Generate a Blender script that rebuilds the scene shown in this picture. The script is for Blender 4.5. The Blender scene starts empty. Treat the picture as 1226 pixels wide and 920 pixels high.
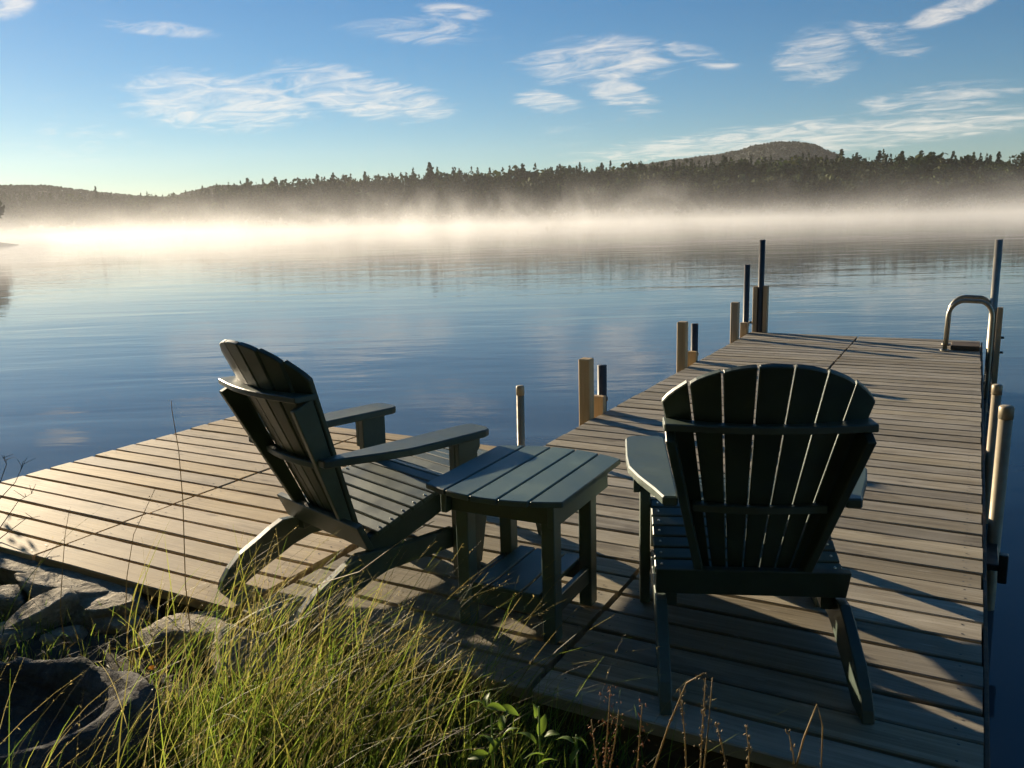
import bpy, bmesh, math, random
import numpy as np
from mathutils import Vector, Matrix, noise as mnoise

R = math.radians
rng = random.Random(7)
nrng = np.random.default_rng(11)
scene = bpy.context.scene
C = scene.collection

# ------------------------------------------------------------------ camera
# World frame: x runs across the dock, y along the dock towards the lake, z up; dock top is z = 0.
CAM_H = 1.394
F_PX = 1012.0                      # focal length in photograph pixels (1226 wide)
RIGHT = Vector((0.87888, 0.47631, -0.02635))
UP = Vector((-0.06852, 0.18071, 0.98115))
FWD = Vector((-0.47209, 0.86051, -0.19146))
cam_d = bpy.data.cameras.new('camera')
cam_d.sensor_fit = 'HORIZONTAL'; cam_d.sensor_width = 36.0
cam_d.lens = F_PX / 1226.0 * 36.0
cam_d.clip_start = 0.02; cam_d.clip_end = 8000
cam = bpy.data.objects.new('camera', cam_d); C.objects.link(cam)
m = Matrix.Identity(4)
for i in range(3):
    m[i][0] = RIGHT[i]; m[i][1] = UP[i]; m[i][2] = -FWD[i]
m[0][3], m[1][3], m[2][3] = 0, 0, CAM_H
cam.matrix_world = m
scene.camera = cam

def ray(px, py):
    return FWD + RIGHT * ((px - 613) / F_PX) - UP * ((py - 460) / F_PX)
def at_z(px, py, z):               # photograph pixel -> point on the level plane z
    d = ray(px, py); t = (z - CAM_H) / d.z
    return Vector((d.x * t, d.y * t, z))
def at_dist(px, py, dist):         # photograph pixel -> point at a horizontal distance
    d = ray(px, py); t = dist / math.hypot(d.x, d.y)
    return Vector((d.x * t, d.y * t, CAM_H + d.z * t))

# ------------------------------------------------------------------ light
SUN_EL = R(11.3)
SUN_XY = Vector((-0.922, 0.387)).normalized()      # towards the sun, off the left of the frame
sun_dir = Vector((SUN_XY.x * math.cos(SUN_EL), SUN_XY.y * math.cos(SUN_EL), math.sin(SUN_EL)))
sd = bpy.data.lights.new('sun', 'SUN'); sd.energy = 5.0; sd.angle = R(0.6); sd.color = (1.0, 0.83, 0.59)
sun = bpy.data.objects.new('sun', sd); C.objects.link(sun)
sun.rotation_euler = sun_dir.to_track_quat('Z', 'Y').to_euler()
scene.view_settings.view_transform = 'Standard'
scene.view_settings.look = 'None'
scene.view_settings.gamma = 1.0
scene.view_settings.use_curve_mapping = False
scene.view_settings.exposure = 1.12
scene.cycles.use_denoising = True
scene.cycles.use_adaptive_sampling = True; scene.cycles.adaptive_threshold = 0.035; scene.cycles.adaptive_min_samples = 16
scene.cycles.max_bounces = 6
scene.cycles.diffuse_bounces = 3
scene.cycles.glossy_bounces = 3
scene.cycles.transmission_bounces = 3
scene.cycles.volume_bounces = 1
scene.cycles.transparent_max_bounces = 8
scene.cycles.sample_clamp_indirect = 6.0

# ------------------------------------------------------------------ node helpers
class NT:
    def __init__(self, tree):
        self.t = tree; self.n = tree.nodes; self.l = tree.links
        self.n.clear()
    def add(self, kind, **kw):
        nd = self.n.new(kind)
        for k, v in kw.items(): setattr(nd, k, v)
        return nd
    def link(self, a, b): self.l.new(a, b)
    def val(self, sock, v):
        if hasattr(v, 'bl_idname') or isinstance(v, bpy.types.NodeSocket): self.l.new(v, sock)
        else: sock.default_value = v
    def math(self, op, a, b=None, c=None, clamp=False):
        nd = self.n.new('ShaderNodeMath'); nd.operation = op; nd.use_clamp = clamp
        for i, v in enumerate((a, b, c)):
            if v is not None: self.val(nd.inputs[i], v)
        return nd.outputs[0]
    def vmath(self, op, a, b=None):
        nd = self.n.new('ShaderNodeVectorMath'); nd.operation = op
        for i, v in enumerate((a, b)):
            if v is not None: self.val(nd.inputs[i], v)
        return nd
    def noise(self, vec, scale, detail=4, rough=0.55, dist=0.0):
        nd = self.n.new('ShaderNodeTexNoise')
        nd.inputs['Scale'].default_value = scale; nd.inputs['Detail'].default_value = detail
        nd.inputs['Roughness'].default_value = rough; nd.inputs['Distortion'].default_value = dist
        if vec is not None: self.l.new(vec, nd.inputs['Vector'])
        return nd.outputs['Fac']
    def mapping(self, vec, scale=(1, 1, 1), rot=(0, 0, 0), loc=(0, 0, 0)):
        nd = self.n.new('ShaderNodeMapping')
        nd.inputs['Scale'].default_value = scale; nd.inputs['Rotation'].default_value = rot; nd.inputs['Location'].default_value = loc
        self.l.new(vec, nd.inputs['Vector']); return nd.outputs[0]
    def ramp(self, fac, stops):
        nd = self.n.new('ShaderNodeValToRGB'); el = nd.color_ramp.elements
        while len(el) < len(stops): el.new(0.5)
        for e, (p, c) in zip(el, stops):
            e.position = p; e.color = (*c, 1) if len(c) == 3 else c
        self.l.new(fac, nd.inputs[0]); return nd.outputs[0]
    def smooth(self, v, a, b, lo=0.0, hi=1.0):
        nd = self.n.new('ShaderNodeMapRange'); nd.interpolation_type = 'SMOOTHSTEP'; nd.clamp = True
        self.l.new(v, nd.inputs['Value'])
        nd.inputs['From Min'].default_value = a; nd.inputs['From Max'].default_value = b
        nd.inputs['To Min'].default_value = lo; nd.inputs['To Max'].default_value = hi
        return nd.outputs[0]
    def mix(self, fac, a, b, blend='MIX'):
        nd = self.n.new('ShaderNodeMix'); nd.data_type = 'RGBA'; nd.blend_type = blend
        for s, v in ((nd.inputs[0], fac), (nd.inputs[6], a), (nd.inputs[7], b)):
            if isinstance(v, bpy.types.NodeSocket): self.l.new(v, s)
            else: s.default_value = v if isinstance(v, float) else ((*v, 1) if len(v) == 3 else v)
        return nd.outputs[2]
    def bump(self, h, strength, dist=0.01, normal=None):
        nd = self.n.new('ShaderNodeBump'); nd.inputs['Strength'].default_value = strength; nd.inputs['Distance'].default_value = dist
        self.l.new(h, nd.inputs['Height'])
        if normal is not None: self.l.new(normal, nd.inputs['Normal'])
        return nd.outputs[0]

def new_mat(name):
    mt = bpy.data.materials.new(name); mt.use_nodes = True
    nt = NT(mt.node_tree)
    out = nt.add('ShaderNodeOutputMaterial')
    return mt, nt, out
def principled(nt, out, color, rough=0.6, normal=None, spec=None, metallic=None):
    b = nt.add('ShaderNodeBsdfPrincipled')
    if isinstance(color, bpy.types.NodeSocket): nt.link(color, b.inputs['Base Color'])
    else: b.inputs['Base Color'].default_value = (*color, 1)
    nt.val(b.inputs['Roughness'], rough)
    if spec is not None: b.inputs['Specular IOR Level'].default_value = spec
    if metallic is not None: b.inputs['Metallic'].default_value = metallic
    if normal is not None: nt.link(normal, b.inputs['Normal'])
    nt.link(b.outputs[0], out.inputs['Surface'])
    return b

# ------------------------------------------------------------------ world: Nishita sky with thin cirrus
def build_world():
    w = bpy.data.worlds.new('World'); scene.world = w; w.use_nodes = True
    w.cycles.sampling_method = 'NONE'
    nt = NT(w.node_tree)
    out = nt.add('ShaderNodeOutputWorld'); bg = nt.add('ShaderNodeBackground')
    sky = nt.add('ShaderNodeTexSky'); sky.sky_type = 'NISHITA'; sky.sun_disc = False
    sky.sun_elevation = SUN_EL
    sky.sun_rotation = math.atan2(SUN_XY.x, SUN_XY.y)
    sky.air_density = 1.0; sky.dust_density = 0.05; sky.ozone_density = 4.0; sky.altitude = 100
    tc = nt.add('ShaderNodeTexCoord'); d = tc.outputs['Generated']
    sep = nt.add('ShaderNodeSeparateXYZ'); nt.link(d, sep.inputs[0])
    # flat cloud deck coordinates
    zz = nt.math('ADD', nt.math('MAXIMUM', sep.outputs[2], 0.0), 0.10)
    comb = nt.add('ShaderNodeCombineXYZ')
    nt.link(nt.math('DIVIDE', sep.outputs[0], zz), comb.inputs[0]); nt.link(nt.math('DIVIDE', sep.outputs[1], zz), comb.inputs[1])
    p = comb.outputs[0]
    rot = nt.mapping(p, scale=(1.0, 1.6, 1.0), rot=(0, 0, R(-38)))
    detail = nt.noise(rot, 3.6, 7, 0.66, 0.9)
    soft = nt.noise(p, 0.55, 3, 0.5, 0.3)
    # cloud banks: (centre px, centre py, half length px, half height px, slope, weight)
    banks = [(262, 122, 110, 34, 0.06, 1.0), (432, 112, 115, 28, 0.20, 1.0), (225, 88, 50, 10, 0.0, .8),
             (715, 74, 100, 28, -0.05, .95), (735, 110, 60, 18, 0.35, .95), (655, 122, 45, 14, 0.1, .8), (835, 66, 55, 12, 0.25, .75),
             (975, 68, 48, 30, 0.0, .9), (1140, 12, 50, 12, -0.35, 1.0), (1065, 48, 48, 18, 0.35, .7), (1125, 118, 90, 16, -.12, .8),
             (960, 166, 270, 20, -0.09, 1.0), (495, 36, 95, 17, 0.05, .7), (545, 14, 45, 9, 0.1, .8), (190, 34, 65, 9, 0.1, .75), (2, 5, 30, 16, 0, 1.0)]
    total = None
    for (cx, cy, hw, hh, sl, wt) in banks:
        c0 = ray(cx, cy).normalized()
        a = (RIGHT - UP * sl).normalized(); a = (a - c0 * a.dot(c0)).normalized()
        b = c0.cross(a).normalized()
        s = nt.vmath('DOT_PRODUCT', d, tuple(a * (F_PX / hw))).outputs['Value']
        t = nt.vmath('DOT_PRODUCT', d, tuple(b * (F_PX / hh))).outputs['Value']
        r2 = nt.math('ADD', nt.math('MULTIPLY', s, s), nt.math('MULTIPLY', t, t))
        g = nt.math('MULTIPLY', nt.math('SUBTRACT', 1.35, r2, clamp=True), wt)
        total = g if total is None else nt.math('MAXIMUM', total, g)
    # the rest of the sky carries the same kind of loose cirrus
    elsewhere = nt.math('MULTIPLY', nt.smooth(soft, 0.50, 0.72), 0.5)
    total = nt.math('MAXIMUM', total, elsewhere)
    v = nt.math('ADD', nt.math('MULTIPLY', total, 0.50), nt.math('MULTIPLY', nt.math('SUBTRACT', detail, 0.5), 1.8))
    cov = nt.math('MULTIPLY', nt.smooth(v, 0.14, 0.90), nt.smooth(total, 0.0, 0.75))
    cov = nt.math('MULTIPLY', cov, 0.95)
    cov = nt.math('MULTIPLY', cov, nt.smooth(sep.outputs[2], 0.0, 0.05))
    cloud_col = nt.mix(0.72, sky.outputs[0], (9.8, 9.1, 8.2))
    col = nt.mix(cov, sky.outputs[0], cloud_col)
    sat = nt.add('ShaderNodeHueSaturation'); sat.inputs['Saturation'].default_value = 1.18; sat.inputs['Value'].default_value = 0.97
    nt.link(col, sat.inputs['Color'])
    nt.link(sat.outputs[0], bg.inputs[0]); bg.inputs[1].default_value = 0.05
    nt.link(bg.outputs[0], out.inputs[0])
build_world()

# ------------------------------------------------------------------ materials
def mat_wood(name, tones, grey, rough=0.72, grain_axis=0, spread=0.35, wear=0.5, flecks=0.0):
    mt, nt, out = new_mat(name)
    tc = nt.add('ShaderNodeTexCoord'); oi = nt.add('ShaderNodeObjectInfo')
    off = nt.add('ShaderNodeCombineXYZ')
    for i, k in enumerate((37.0, 91.0, 53.0)): nt.link(nt.math('MULTIPLY', oi.outputs['Random'], k), off.inputs[i])
    v = nt.vmath('ADD', tc.outputs['Object'], off.outputs[0]).outputs[0]
    sc = [1.2, 1.2, 1.2]
    st = [14, 14, 14]; st[grain_axis] = 0.9
    fine = [90, 90, 90]; fine[grain_axis] = 3.0
    warp = nt.noise(nt.mapping(v, scale=tuple(st)), 1.0, 5, 0.6, 1.2)
    gr = nt.noise(nt.mapping(v, scale=tuple(fine)), 1.0, 3, 0.6, 0.4)
    patch = nt.noise(v, 3.2, 4, 0.6)
    speck = nt.noise(v, 75, 2, 0.6)
    mixv = nt.math('ADD', nt.math('MULTIPLY', warp, 0.62), nt.math('MULTIPLY', gr, 0.38))
    c = nt.ramp(mixv, [(0.28, tones[0]), (0.5, tones[1]), (0.72, tones[2])])
    c = nt.mix(nt.smooth(patch, 0.35, 0.75, 0.0, wear), c, grey)
    c = nt.mix(nt.smooth(speck, 0.66, 0.76, 0.0, 0.45), c, tones[0])
    if flecks:
        fl = nt.noise(nt.mapping(v, scale=(7, 30, 30)), 1.0, 3, 0.6, 0.3)
        c = nt.mix(nt.smooth(fl, 0.66, 0.76, 0.0, flecks), c, (0.62, 0.56, 0.46))
        st2 = nt.noise(nt.mapping(v, scale=(1.6, 5, 5)), 1.0, 4, 0.65, 0.5)
        c = nt.mix(nt.smooth(st2, 0.55, 0.72, 0.0, 0.55), c, (0.085, 0.065, 0.043))
    # knots
    vo = nt.add('ShaderNodeTexVoronoi'); vo.inputs['Scale'].default_value = 1.0
    ks = [8, 8, 8]; ks[grain_axis] = 2.4
    nt.link(nt.mapping(v, scale=tuple(ks)), vo.inputs['Vector'])
    c = nt.mix(nt.smooth(vo.outputs['Distance'], 0.05, 0.13, 0.55, 0.0), c, tuple(x * 0.35 for x in tones[0]))
    val = nt.math('ADD', 1.0 - spread / 2, nt.math('MULTIPLY', oi.outputs['Random'], spread))
    hsv = nt.add('ShaderNodeHueSaturation'); nt.link(c, hsv.inputs['Color']); nt.link(val, hsv.inputs['Value'])
    nt.link(nt.math('ADD', 0.85, nt.math('MULTIPLY', nt.math('FRACT', nt.math('MULTIPLY', oi.outputs['Random'], 17.3)), 0.3)), hsv.inputs['Saturation'])
    nrm = nt.bump(mixv, 0.55, 0.004)
    principled(nt, out, hsv.outputs[0], rough, nrm, 0.35)
    return mt

def mat_plastic_lumber(name, col):
    mt, nt, out = new_mat(name)
    tc = nt.add('ShaderNodeTexCoord'); oi = nt.add('ShaderNodeObjectInfo')
    v = tc.outputs['Object']
    a = nt.noise(nt.mapping(v, scale=(60, 60, 60)), 1.0, 4, 0.65)
    b = nt.noise(v, 6.0, 4, 0.6)
    c = nt.mix(nt.smooth(b, 0.3, 0.75), tuple(x * 0.85 for x in col), tuple(x * 1.25 + 0.006 for x in col))
    c = nt.mix(nt.smooth(a, 0.62, 0.8, 0, 0.25), c, (0.11, 0.115, 0.09))
    c = nt.mix(nt.smooth(nt.noise(nt.mapping(v, scale=(9, 9, 9)), 1.0, 6, 0.7, 0.6), 0.56, 0.74, 0, 0.35), c, tuple(x * 1.7 + 0.02 for x in col))
    hs = nt.add('ShaderNodeHueSaturation'); nt.link(c, hs.inputs['Color']); nt.link(nt.math('ADD', 0.80, nt.math('MULTIPLY', oi.outputs['Random'], 0.4)), hs.inputs['Value']); c = hs.outputs[0]
    rough = nt.smooth(b, 0.3, 0.7, 0.40, 0.54)
    principled(nt, out, c, rough, nt.bump(a, 0.25, 0.0015), 0.75)
    return mt

def mat_metal(name, col, rough=0.4, metallic=0.8, mottled=0.3):
    mt, nt, out = new_mat(name)
    tc = nt.add('ShaderNodeTexCoord')
    a = nt.noise(tc.outputs['Object'], 18, 5, 0.65)
    c = nt.mix(nt.smooth(a, 0.35, 0.75, 0, mottled), col, tuple(x * 0.45 for x in col))
    principled(nt, out, c, nt.smooth(a, 0.3, 0.7, rough * 0.8, min(1, rough * 1.3)), nt.bump(a, 0.15, 0.002), 0.5, metallic)
    return mt

def mat_stone(name, cols, moss=0.3):
    mt, nt, out = new_mat(name)
    tc = nt.add('ShaderNodeTexCoord'); oi = nt.add('ShaderNodeObjectInfo')
    off = nt.add('ShaderNodeCombineXYZ')
    for i, k in enumerate((13.0, 29.0, 7.0)): nt.link(nt.math('MULTIPLY', oi.outputs['Random'], k), off.inputs[i])
    v = nt.vmath('ADD', tc.outputs['Object'], off.outputs[0]).outputs[0]
    a = nt.noise(v, 7, 8, 0.68, 0.5); b = nt.noise(nt.mapping(v, scale=(6, 6, 34)), 1.0, 5, 0.6, 0.8); s = nt.noise(v, 55, 3, 0.6)
    c = nt.ramp(a, [(0.3, cols[0]), (0.5, cols[1]), (0.7, cols[2])])
    c = nt.mix(nt.smooth(s, 0.58, 0.72, 0, 0.5), c, cols[0])
    c = nt.mix(nt.smooth(nt.noise(v, 4.2, 5, 0.7), 0.55, 0.68, 0, moss), c, (0.10, 0.11, 0.035))
    h = nt.math('ADD', nt.math('MULTIPLY', a, 0.8), nt.math('ADD', nt.math('MULTIPLY', b, 0.7), nt.math('MULTIPLY', s, 0.15)))
    principled(nt, out, c, 0.85, nt.bump(h, 1.0, 0.05), 0.3)
    return mt

def mat_leaf(name, attr=True, col=(0.08, 0.12, 0.03), trans=0.58, rough=0.5):
    mt, nt, out = new_mat(name)
    if attr:
        at = nt.add('ShaderNodeAttribute'); at.attribute_name = 'Col'; c = at.outputs['Color']
    else:
        tc = nt.add('ShaderNodeTexCoord')
        c = nt.mix(nt.noise(tc.outputs['Object'], 14, 4, 0.6), tuple(x * 0.75 for x in col), tuple(x * 1.3 for x in col))
    b = nt.add('ShaderNodeBsdfPrincipled'); nt.link(c, b.inputs['Base Color']); b.inputs['Roughness'].default_value = rough
    b.inputs['Specular IOR Level'].default_value = 0.35
    t = nt.add('ShaderNodeBsdfTranslucent')
    tcol = nt.mix(0.6, c, nt.mix(1.0, c, (1.5, 1.5, 0.7), 'MULTIPLY'))
    nt.link(tcol, t.inputs[0])
    mx = nt.add('ShaderNodeMixShader'); mx.inputs[0].default_value = trans
    nt.link(b.outputs[0], mx.inputs[1]); nt.link(t.outputs[0], mx.inputs[2]); nt.link(mx.outputs[0], out.inputs['Surface'])
    return mt

def mat_plain(name, col, rough=0.7, scale=12, amp=0.35, bump=0.2):
    mt, nt, out = new_mat(name)
    tc = nt.add('ShaderNodeTexCoord')
    a = nt.noise(tc.outputs['Object'], scale, 6, 0.65)
    c = nt.mix(nt.smooth(a, 0.3, 0.7), tuple(x * (1 - amp) for x in col), tuple(min(1, x * (1 + amp)) for x in col))
    principled(nt, out, c, rough, nt.bump(a, bump, 0.01), 0.4)
    return mt

def mat_water():
    mt, nt, out = new_mat('lake_water')
    tc = nt.add('ShaderNodeTexCoord'); v = tc.outputs['Object']     # object frame: y runs out across the lake
    w1 = nt.noise(nt.mapping(v, scale=(0.16, 0.55, 1)), 1.0, 3, 0.5, 0.6)
    w2 = nt.noise(nt.mapping(v, scale=(0.9, 3.2, 1), rot=(0, 0, R(6))), 1.0, 3, 0.55, 0.4)
    w3 = nt.noise(nt.mapping(v, scale=(3.0, 10.0, 1), rot=(0, 0, R(-8))), 1.0, 2, 0.5, 0.3)
    gust = nt.smooth(nt.noise(nt.mapping(v, scale=(0.02, 0.05, 1)), 1.0, 3, 0.55, 0.5), 0.38, 0.66, 0.25, 1.0)
    h = nt.math('ADD', nt.math('MULTIPLY', w1, 0.75), nt.math('MULTIPLY', nt.math('ADD', nt.math('MULTIPLY', w2, 0.26), nt.math('MULTIPLY', w3, 0.035)), gust))
    nrm = nt.bump(h, 1.0, 0.022)
    b = principled(nt, out, (0.070, 0.092, 0.110), 0.03, nrm, 0.5)
    b.inputs['IOR'].default_value = 1.333
    return mt

M = {}
M['deck'] = mat_wood('deck_board_tan', [(0.21, 0.145, 0.078), (0.48, 0.365, 0.21), (0.62, 0.495, 0.31)], (0.36, 0.275, 0.175), spread=0.46, wear=0.75, flecks=0.35)
M['dock'] = mat_wood('deck_board_weathered', [(0.14, 0.115, 0.078), (0.31, 0.265, 0.185), (0.50, 0.44, 0.33)], (0.36, 0.325, 0.255), wear=0.7, spread=0.5, flecks=0.55)
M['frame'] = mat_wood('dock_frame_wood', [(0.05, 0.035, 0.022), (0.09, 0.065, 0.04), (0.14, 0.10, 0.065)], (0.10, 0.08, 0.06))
M['post'] = mat_wood('post_wood', [(0.30, 0.205, 0.10), (0.47, 0.34, 0.185), (0.58, 0.44, 0.26)], (0.46, 0.36, 0.22), grain_axis=2)
M['green'] = mat_plastic_lumber('green_plastic_lumber', (0.052, 0.080, 0.060))
M['green_sky_sheen'] = mat_plastic_lumber('green_lumber_sky_sheen', (0.070, 0.118, 0.104))  # chair plastic lightened for the table: sky reflection put into the colour
M['pipe'] = mat_metal('galvanised_pipe', (0.36, 0.30, 0.20), 0.5, 0.2)
M['dark_pipe'] = mat_metal('dark_steel_pipe', (0.10, 0.095, 0.085), 0.4, 0.6)
M['rail'] = mat_metal('ladder_rail', (0.36, 0.33, 0.26), 0.35, 0.7)
M['screw'] = mat_metal('screw', (0.6, 0.58, 0.52), 0.3, 0.9)
M['stone'] = mat_stone('bank_stone', [(0.14, 0.115, 0.08), (0.31, 0.265, 0.19), (0.48, 0.43, 0.33)])
M['basin'] = mat_stone('basin_stone', [(0.05, 0.046, 0.038), (0.11, 0.10, 0.085), (0.19, 0.18, 0.155)], 0.25)
M['grass'] = mat_leaf('grass_blades')
M['leaf'] = mat_leaf('weed_leaf', False, (0.13, 0.20, 0.04), 0.5)
M['stem'] = mat_leaf('dry_stem', False, (0.34, 0.26, 0.14), 0.3)
M['rust_seed'] = mat_leaf('rust_seed', False, (0.32, 0.17, 0.09), 0.4)
M['petal'] = mat_leaf('orange_petal', False, (0.75, 0.30, 0.03), 0.4)
M['soil'] = mat_plain('bank_soil', (0.055, 0.045, 0.028), 0.95, 9, 0.5, 0.8)
M['forest'] = mat_leaf('forest_foliage', True, trans=0.12, rough=0.95)
M['bark'] = mat_plain('bark', (0.06, 0.045, 0.032), 0.9, 6, 0.4, 0.5)
M['far_ground'] = mat_plain('far_ground', (0.035, 0.045, 0.02), 0.95, 0.05, 0.4, 0.2)
M['water'] = mat_water()

# ------------------------------------------------------------------ mesh helpers
def mesh_from_bm(name, bm, mats, smooth=False):
    bmesh.ops.recalc_face_normals(bm, faces=bm.faces[:])
    me = bpy.data.meshes.new(name); bm.to_mesh(me); bm.free()
    for mt in (mats if isinstance(mats, (list, tuple)) else [mats]): me.materials.append(mt)
    if smooth:
        me.polygons.foreach_set('use_smooth', [True] * len(me.polygons))
    return me
def link(name, me, parent=None, loc=None, rot=None):
    o = bpy.data.objects.new(name, me); C.objects.link(o)
    if parent is not None: o.parent = parent
    if loc is not None: o.location = loc
    if rot is not None: o.rotation_euler = rot
    return o
def empty(name, loc=(0, 0, 0), rz=0.0):
    o = bpy.data.objects.new(name, None); C.objects.link(o); o.location = loc; o.rotation_euler = (0, 0, rz)
    o.empty_display_size = 0.1
    return o
def tag(o, label=None, cat=None, group=None, kind=None):
    if label: o['label'] = label
    if cat: o['category'] = cat
    if group: o['group'] = group
    if kind: o['kind'] = kind
    return o
def copy_tree(o, parent=None):
    c = o.copy(); C.objects.link(c); c.parent = parent
    for ch in list(o.children): copy_tree(ch, c)
    return c

def extrude_poly(pts3a, pts3b, bevel=0.003):
    """closed solid between two matching rings of points"""
    bm = bmesh.new()
    a = [bm.verts.new(p) for p in pts3a]; b = [bm.verts.new(p) for p in pts3b]
    n = len(a)
    bm.faces.new(a); bm.faces.new(b[::-1])
    for i in range(n): bm.faces.new((a[i], a[(i + 1) % n], b[(i + 1) % n], b[i]))
    bmesh.ops.recalc_face_normals(bm, faces=bm.faces[:])
    if bevel:
        es = [e for e in bm.edges if len(e.link_faces) == 2 and e.calc_face_angle(0) > 0.6]
        bmesh.ops.bevel(bm, geom=es, offset=bevel, segments=1, affect='EDGES', clamp_overlap=True)
    return bm
def prism_x(profile, x0, x1, bevel=0.003):      # profile in (y, z)
    return extrude_poly([(x0, y, z) for y, z in profile], [(x1, y, z) for y, z in profile], bevel)
def prism_z(outline, z0, z1, bevel=0.003):      # outline in (x, y)
    return extrude_poly([(x, y, z0) for x, y in outline], [(x, y, z1) for x, y in outline], bevel)
def box(x0, x1, y0, y1, z0, z1, bevel=0.003):
    return prism_z([(x0, y0), (x1, y0), (x1, y1), (x0, y1)], z0, z1, bevel)
def tube(points, radius, segs=10, bm=None, cap=True):
    bm = bm or bmesh.new()
    pts = [Vector(p) for p in points]; rings = []
    rad = radius if isinstance(radius, (list, tuple)) else [radius] * len(pts)
    prev = None
    for i, p in enumerate(pts):
        t = (pts[min(i + 1, len(pts) - 1)] - pts[max(i - 1, 0)]).normalized()
        if prev is None:
            a = t.orthogonal().normalized()
        else:
            a = (prev - t * prev.dot(t)).normalized()
        prev = a; b = t.cross(a)
        rings.append([bm.verts.new(p + (a * math.cos(2 * math.pi * k / segs) + b * math.sin(2 * math.pi * k / segs)) * rad[i]) for k in range(segs)])
    for r0, r1 in zip(rings, rings[1:]):
        for k in range(segs): bm.faces.new((r0[k], r0[(k + 1) % segs], r1[(k + 1) % segs], r1[k]))
    if cap: bm.faces.new(rings[0][::-1]); bm.faces.new(rings[-1])
    return bm
def part(name, bm, mat, parent, smooth=False):
    return link(name, mesh_from_bm(name, bm, mat, smooth), parent)

WATER_Z = -0.45
HEAD = math.atan2(-FWD.x, FWD.y)          # z rotation whose local +y is the camera's heading

# ------------------------------------------------------------------ structure: water, bank, far shore, hills
def build_water():
    bm = bmesh.new()
    ys = [-60, -5, 5, 20, 60, 150, 400, 1000, 3500]; xs = [-3500, -800, -200, -60, -15, 0, 15, 60, 200, 800, 3500]
    g = [[bm.verts.new((x, y, 0)) for x in xs] for y in ys]
    for i in range(len(ys) - 1):
        for j in range(len(xs) - 1): bm.faces.new((g[i][j], g[i][j + 1], g[i + 1][j + 1], g[i + 1][j]))
    o = link('lake', mesh_from_bm('lake', bm, M['water']), None, (0, 0, WATER_Z), (0, 0, HEAD))
    tag(o, 'calm blue lake water with fine ripples under the mist', 'water', kind='structure')
build_water()

def bank_z(x, y):
    z = -0.12 + 0.04 * mnoise.noise(Vector((x * 1.3, y * 1.3, 0.3))) + 0.02 * mnoise.noise(Vector((x * 5, y * 5, 4)))
    edge = 1.98 if x > -2.6 else 1.98 - 0.10 * (-2.6 - x)
    if y < 0.9: z += 0.10 * min(1.0, (0.9 - y) / 2.0)
    if y > edge:
        z -= min(1.1, (y - edge) * 1.5)
    if x > 0.3 and y > 0.6:
        z -= min(1.0, (x - 0.3) * 0.9) * min(1, (y - 0.6))
    return z
def build_bank():
    bm = bmesh.new()
    xs = list(np.concatenate([np.linspace(-60, -7, 12), np.linspace(-6, 2, 81), np.linspace(3, 60, 12)]))
    ys = list(np.concatenate([np.linspace(-60, -2, 10), np.linspace(-1, 2.8, 39)]))
    g = [[bm.verts.new((x, y, bank_z(x, y))) for x in xs] for y in ys]
    for i in range(len(ys) - 1):
        for j in range(len(xs) - 1): bm.faces.new((g[i][j], g[i][j + 1], g[i + 1][j + 1], g[i + 1][j]))
    o = link('ground', mesh_from_bm('ground', bm, M['soil'], True))
    tag(o, 'dark soil of the grassy lake bank', 'ground', kind='structure')
build_bank()

# skyline of the wood on the far shore: photograph x -> (shore distance, tree-top y)
SHORE = [(-260, 520, 226), (-100, 520, 226), (160, 500, 232), (225, 440, 229), (262, 425, 220), (330, 415, 214), (420, 405, 208), (520, 395, 202), (620, 385, 198), (720, 370, 195), (800, 362, 191), (900, 350, 187), (1000, 342, 183), (1060, 336, 180), (1150, 330, 183), (1226, 325, 182), (1400, 315, 182), (1600, 305, 182)]
def shore(px):
    for (a, b) in zip(SHORE, SHORE[1:]):
        if a[0] <= px <= b[0]:
            t = (px - a[0]) / (b[0] - a[0])
            return a[1] + (b[1] - a[1]) * t, a[2] + (b[2] - a[2]) * t
    return SHORE[-1][1:] if px > 0 else SHORE[0][1:]
def bearing_pt(px, dist, z=0.0):
    d = ray(px, 260); h = math.hypot(d.x, d.y)
    return Vector((d.x / h * dist, d.y / h * dist, z))
def rise(back):                     # ground height above the water, metres behind the shoreline
    return -0.6 + min(1.0, back / 12.0) * 1.3 + max(0, back - 10) * 0.085
def build_far_shore():
    bm = bmesh.new(); rows = [-6, 0, 10, 30, 60, 100, 160, 400]
    cols = list(range(-260, 1601, 30)); g = []
    for b in rows:
        g.append([])
        for px in cols:
            D, _ = shore(px)
            z = WATER_Z + rise(max(b, 0)) if b >= 0 else WATER_Z - 1.5
            if b == 0: z = WATER_Z - 0.3
            g[-1].append(bm.verts.new(bearing_pt(px, D + b, min(z, WATER_Z + 11))))
    for i in range(len(rows) - 1):
        for j in range(len(cols) - 1): bm.faces.new((g[i][j], g[i][j + 1], g[i + 1][j + 1], g[i + 1][j]))
    o = link('far_shore', mesh_from_bm('far_shore', bm, M['far_ground'], True))
    tag(o, 'wooded far shore of the lake', 'shore', kind='structure')
build_far_shore()

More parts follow.
